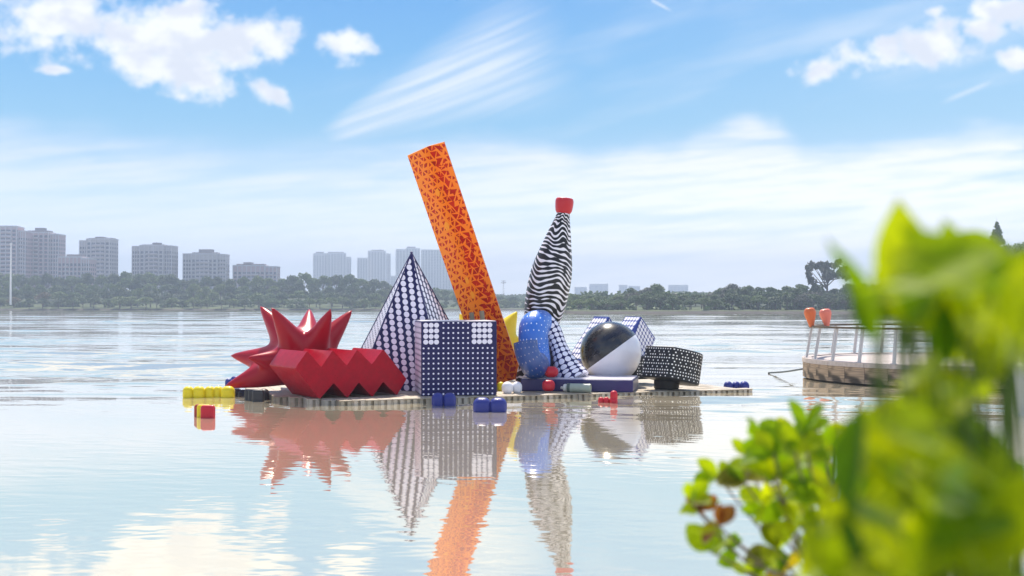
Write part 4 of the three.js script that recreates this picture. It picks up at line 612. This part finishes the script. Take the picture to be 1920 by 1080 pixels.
// ---------------------------------------------------------------- shrubs on the near bank
const leafGeos = [0, 1, 2, 3, 4, 5].map((kind) => { const k = kind % 3; // unit leaf: base at 0, tip at y = 1, half width 0.5, folded along its midrib and curved
  const rows = 7, cols = 4, pos = [], uv = [], idx = [], bend = [0.12, 0.22, -0.1][k], fold = [0.16, 0.1, 0.2][k];
  for (let j = 0; j <= rows; j++) { const t = j / rows, w = 0.5 * Math.pow(Math.sin(Math.PI * Math.pow(t, kind > 2 ? 1.35 - 0.1 * k : 0.92 - 0.08 * k)), kind > 2 ? 0.75 : 1.05) * (t < 1 ? 1 : 0) + (t < 0.12 ? 0.02 : 0); for (let i = 0; i <= cols; i++) { const s = (i / cols) * 2 - 1; pos.push(s * w, t, fold * Math.abs(s) * w * 2 - bend * t * t + 0.02 * Math.sin(t * 9 + s * 4)); uv.push(i / cols, t); } }
  for (let j = 0; j < rows; j++) for (let i = 0; i < cols; i++) { const a = j * (cols + 1) + i, b = a + cols + 1; idx.push(a, a + 1, b, a + 1, b + 1, b); }
  const g = new THREE.BufferGeometry(); g.setAttribute('position', new THREE.Float32BufferAttribute(pos, 3)); g.setAttribute('uv', new THREE.Float32BufferAttribute(uv, 2)); g.setIndex(idx); g.computeVertexNormals(); return g;
});
const leafTex = grainTex(128, 256, (u, v) => { const rib = 1 - smoothstep(Math.abs(u - 0.5), 0.0, 0.03), vein = 1 - smoothstep(Math.abs(((v * 9 + 9 - Math.abs(u - 0.5) * 5) % 1) - 0.5), 0.0, 0.06), n = 0.88 + 0.22 * fbm(u * 6, v * 9, 2, 3), k = n + 0.22 * rib + 0.1 * vein; return [k * 0.97, k, k * 0.9]; });
const leafColours = { fresh: [0.58, 0.7, 0.004], lime: [0.8, 0.85, 0.003], mid: [0.34, 0.52, 0.004], deep: [0.15, 0.3, 0.004], yellow: [0.75, 0.52, 0.02], rust: [0.42, 0.15, 0.03], olive: [0.3, 0.28, 0.03] };
const LM = Object.fromEntries(Object.entries(leafColours).map(([k, c]) => [k, new THREE.MeshPhysicalMaterial({ color: lin(...c), map: leafTex, roughness: 0.75, transmission: 0.8, thickness: 0, specularIntensity: 0.25 })]));
function leaf(parent, base, tip, normal, width, mat, k) {
  const y = tip.clone().sub(base), L = y.length(); y.normalize(); const z = normal.clone().addScaledVector(y, -normal.dot(y)).normalize(), x = y.clone().cross(z);
  const m = mesh('leaf', leafGeos[k], mat, parent), M = new THREE.Matrix4().makeBasis(x.multiplyScalar(width), y.multiplyScalar(L), z.multiplyScalar(Math.max(width, L * 0.6))); M.setPosition(base.clone().sub(parent.position)); M.decompose(m.position, m.quaternion, m.scale); return m;
}
const project = (p) => { const v = p.clone().sub(V(0, EYE, 0)).applyAxisAngle(V(1, 0, 0), -PITCH); return [960 + (F * v.x) / -v.z, 540 - (F * v.y) / -v.z]; };
const within = (P) => (x, y) => { let c = false; for (let i = 0, j = P.length - 1; i < P.length; j = i++) { const [xi, yi] = P[i], [xj, yj] = P[j]; if (yi > y !== yj > y && x < ((xj - xi) * (y - yi)) / (yj - yi) + xi) c = !c; } return c; };
function closeShrub(label, foot, s, skin, gaps, chosen, tone, count, big) { // a shrub at arm's length, its leaves in loose whorls
  const o = thing('leafy_shrub', label, 'shrub', foot), inside = within(skin), open = (x, y) => gaps.some(([a, b, r, q]) => ((x - a) / r) ** 2 + ((y - b) / q) ** 2 < 1), whorls = [], stems = []; seed(s);
  for (const [bx, by, tx, ty, w, d, mat] of chosen) { const a = at(bx, by, d); leaf(o, a, at(tx, ty, d + 0.015), V(rr(-0.3, 0.3), 0.35, 1).normalize(), w * mPerPx(d), LM[mat], 0); whorls.push(a); }
  const [x0, x1] = [Math.min(...skin.map((p) => p[0])), Math.max(...skin.map((p) => p[0]))], [y0, y1] = [Math.min(...skin.map((p) => p[1])), Math.max(...skin.map((p) => p[1]))];
  let made = chosen.length;
  for (let tries = 0; made < count && tries < 9000; tries++) {
    const x = rr(x0, x1), y = rr(y0, y1); if (!inside(x, y) || open(x, y)) continue;
    const d = rr(0.85, 1.45), c = at(x, y, d), n = 2 + ((rnd() * 3) | 0), m0 = tone(x, y); let any = 0;
    for (let k = 0; k < n; k++) {
      const dir = V(rr(-1, 0.75), rr(-0.35, 1.2), rr(-0.6, 0.6)).normalize(), L = big * rr(0.055, 0.105), q = project(c.clone().addScaledVector(dir, L)), mid = project(c.clone().addScaledVector(dir, L * 0.55));
      const side = V(dir.y, -dir.x, 0).multiplyScalar(L * 0.2), tip = c.clone().addScaledVector(dir, L * 0.5);
      if (!inside(...q) || open(...q) || open(...mid) || open(...project(tip.clone().add(side))) || open(...project(tip.sub(side)))) continue;
      leaf(o, c, c.clone().addScaledVector(dir, L), V(rr(-0.7, 0.7), rr(0.1, 1), rr(0.1, 1)).normalize(), L * rr(0.38, 0.54), LM[rnd() < 0.7 ? m0 : ['fresh', 'mid', 'lime', 'lime'][(rnd() * 4) | 0]], (rnd() * 3) | 0); made++; any = 1;
    }
    if (any && rnd() < 0.3) whorls.push(c);
  }
  const root = foot.clone().setY(1.15); for (const w of whorls) { const mid = root.clone().lerp(w, 0.6).add(V(rr(-0.05, 0.08), 0.05, rr(-0.05, 0.02))); stems.push(new THREE.TubeGeometry(new THREE.CatmullRomCurve3([root, mid, w]), 8, 0.0022, 5)); }
  mesh('stem', local(merge(stems), o.position), std(lin(0.1, 0.16, 0.03), 0.8), o);
}
const patch = (s) => (x, y) => { const n = fbm(x / 95 + s, y / 110, s, 2); return n > 0.03 ? 'lime' : n > -0.13 ? 'fresh' : n > -0.27 ? 'mid' : 'deep'; };
closeShrub('very close lime green shrub, its spiky top leaves against the sky', V(0.5, 1.22, -1.25), 61,
  [[1555, 440], [1600, 520], [1650, 500], [1690, 385], [1705, 470], [1770, 425], [1800, 480], [1850, 455], [1935, 455], [1935, 800], [1700, 780], [1640, 760], [1690, 690], [1640, 600]],
  [[1848, 497, 38, 34], [1760, 592, 50, 34], [1728, 648, 72, 42], [1838, 668, 40, 20], [1872, 785, 62, 46], [1910, 735, 36, 46], [1635, 615, 44, 40], [1655, 665, 44, 46]],
  [[1690, 600, 1690, 366, 120, 1.0, 'lime'], [1720, 600, 1655, 470, 46, 1.02, 'fresh'], [1840, 600, 1822, 440, 50, 1.03, 'lime'], [1650, 640, 1556, 442, 46, 1.0, 'mid'], [1815, 580, 1772, 405, 80, 1.02, 'fresh'], [1890, 560, 1850, 448, 80, 1.05, 'lime'], [1740, 620, 1640, 500, 110, 1.03, 'fresh'], [1760, 560, 1735, 470, 90, 1.08, 'fresh'], [1690, 600, 1590, 540, 70, 1.05, 'mid'], [1900, 600, 1925, 455, 90, 1.1, 'fresh'], [1640, 640, 1600, 560, 50, 1.1, 'deep'], [1760, 700, 1775, 560, 60, 1.0, 'deep']],
  (x, y) => (y < 540 ? (rnd() < 0.6 ? 'fresh' : 'lime') : x > 1790 && y > 590 && y < 720 ? 'lime' : patch(3)(x, y)), 130, 1.1);
closeShrub('very close green shrub filling the lower edge under the spiky one', V(0.42, 1.22, -1.2), 73,
  [[1560, 790], [1600, 755], [1660, 745], [1720, 770], [1935, 760], [1935, 1110], [1490, 1110], [1500, 1030], [1530, 960], [1590, 905], [1650, 880], [1610, 840]],
  [[1872, 785, 62, 46], [1640, 900, 26, 22]],
  [[1700, 900, 1570, 800, 100, 1.0, 'lime'], [1640, 1010, 1530, 930, 90, 1.0, 'lime'], [1620, 860, 1680, 740, 90, 1.1, 'lime'], [1690, 840, 1600, 770, 80, 1.05, 'fresh'], [1600, 1090, 1500, 1000, 90, 1.0, 'fresh'], [1740, 960, 1660, 860, 90, 1.0, 'mid'], [1860, 900, 1800, 800, 80, 1.05, 'deep']],
  (x, y) => (x > 1690 && y > 770 && y < 990 && rnd() < 0.75 ? (rnd() < 0.6 ? 'mid' : 'deep') : patch(7.7)(x, y)), 200, 1.1);
{ // the twiggy shrub a little farther off
  const D = 2.5, o = thing('twiggy_shrub', 'twiggy shrub with small leaves in rosettes, below the pier', 'shrub', V(0.75, 1.22, -2.6)); seed(909);
  const roots = [[1575, 1130], [1610, 1140], [1540, 1120]], stems = [];
  const tipsPx = [[1302, 952, 'rust'], [1290, 935, 'fresh'], [1345, 893, 'fresh'], [1396, 850, 'fresh'], [1424, 822, 'mid'], [1452, 848, 'mid'], [1472, 822, 'mid'], [1506, 812, 'mid'], [1540, 816, 'fresh'], [1330, 1032, 'fresh'], [1352, 1020, 'mid'], [1400, 1075, 'fresh'], [1436, 948, 'lime'], [1455, 1030, 'olive'], [1470, 930, 'fresh'], [1394, 900, 'olive'], [1586, 858, 'yellow'], [1530, 886, 'yellow'], [1600, 930, 'mid'], [1585, 965, 'fresh'], [1640, 960, 'yellow'], [1540, 985, 'fresh'], [1500, 985, 'lime'], [1345, 985, 'rust'], [1560, 900, 'mid'], [1490, 880, 'mid'], [1630, 880, 'fresh'], [1655, 920, 'mid'], [1465, 1075, 'yellow'], [1620, 1010, 'fresh'], [1690, 900, 'fresh'], [1420, 870, 'mid'], [1520, 840, 'mid'], [1560, 840, 'fresh'], [1680, 960, 'mid'], [1580, 1040, 'fresh'], [1520, 1040, 'fresh'], [1490, 845, 'fresh'], [1600, 830, 'fresh'], [1540, 940, 'lime'], [1450, 890, 'fresh']];
  let made = 0;
  for (const [x, y, mat] of tipsPx) {
    const d = D + rr(-0.25, 0.3), w = at(x, y, d), [qx, qy] = roots[(rnd() * 3) | 0], b = at(qx + rr(-12, 12), qy, D + 0.1), m = b.clone().lerp(w, 0.55).add(V(rr(-0.03, 0.03), -0.03, 0));
    stems.push(new THREE.TubeGeometry(new THREE.CatmullRomCurve3([b.clone().setY(1.2), b, m, w]), 14, 0.0026, 5));
    const n = 5 + ((rnd() * 2) | 0);
    for (let k = 0; k < n && made < 292; k++) { const along = w.clone().lerp(m, k > 4 ? rr(0.05, 0.3) : rr(0, 0.04)), dir = V(rr(-1, 1), rr(-0.4, 1), rr(-0.8, 0.8)).normalize(), L = rr(0.045, 0.082), pick = rnd() < 0.6 ? mat : rnd() < 0.5 ? 'fresh' : rnd() < 0.6 ? 'mid' : 'lime'; leaf(o, along, along.clone().addScaledVector(dir, L), V(rr(-0.6, 0.6), rr(0.0, 0.8), rr(0.3, 1)).normalize(), L * rr(0.5, 0.7), LM[pick], 3 + ((rnd() * 3) | 0)); made++; }
  }
  mesh('twig', local(merge(stems), o.position), std(lin(0.24, 0.18, 0.15), 0.8), o);
}

scene.traverse((o) => { if (o.isMesh) { o.castShadow = true; o.receiveShadow = true; } });
renderer.render(scene, camera);
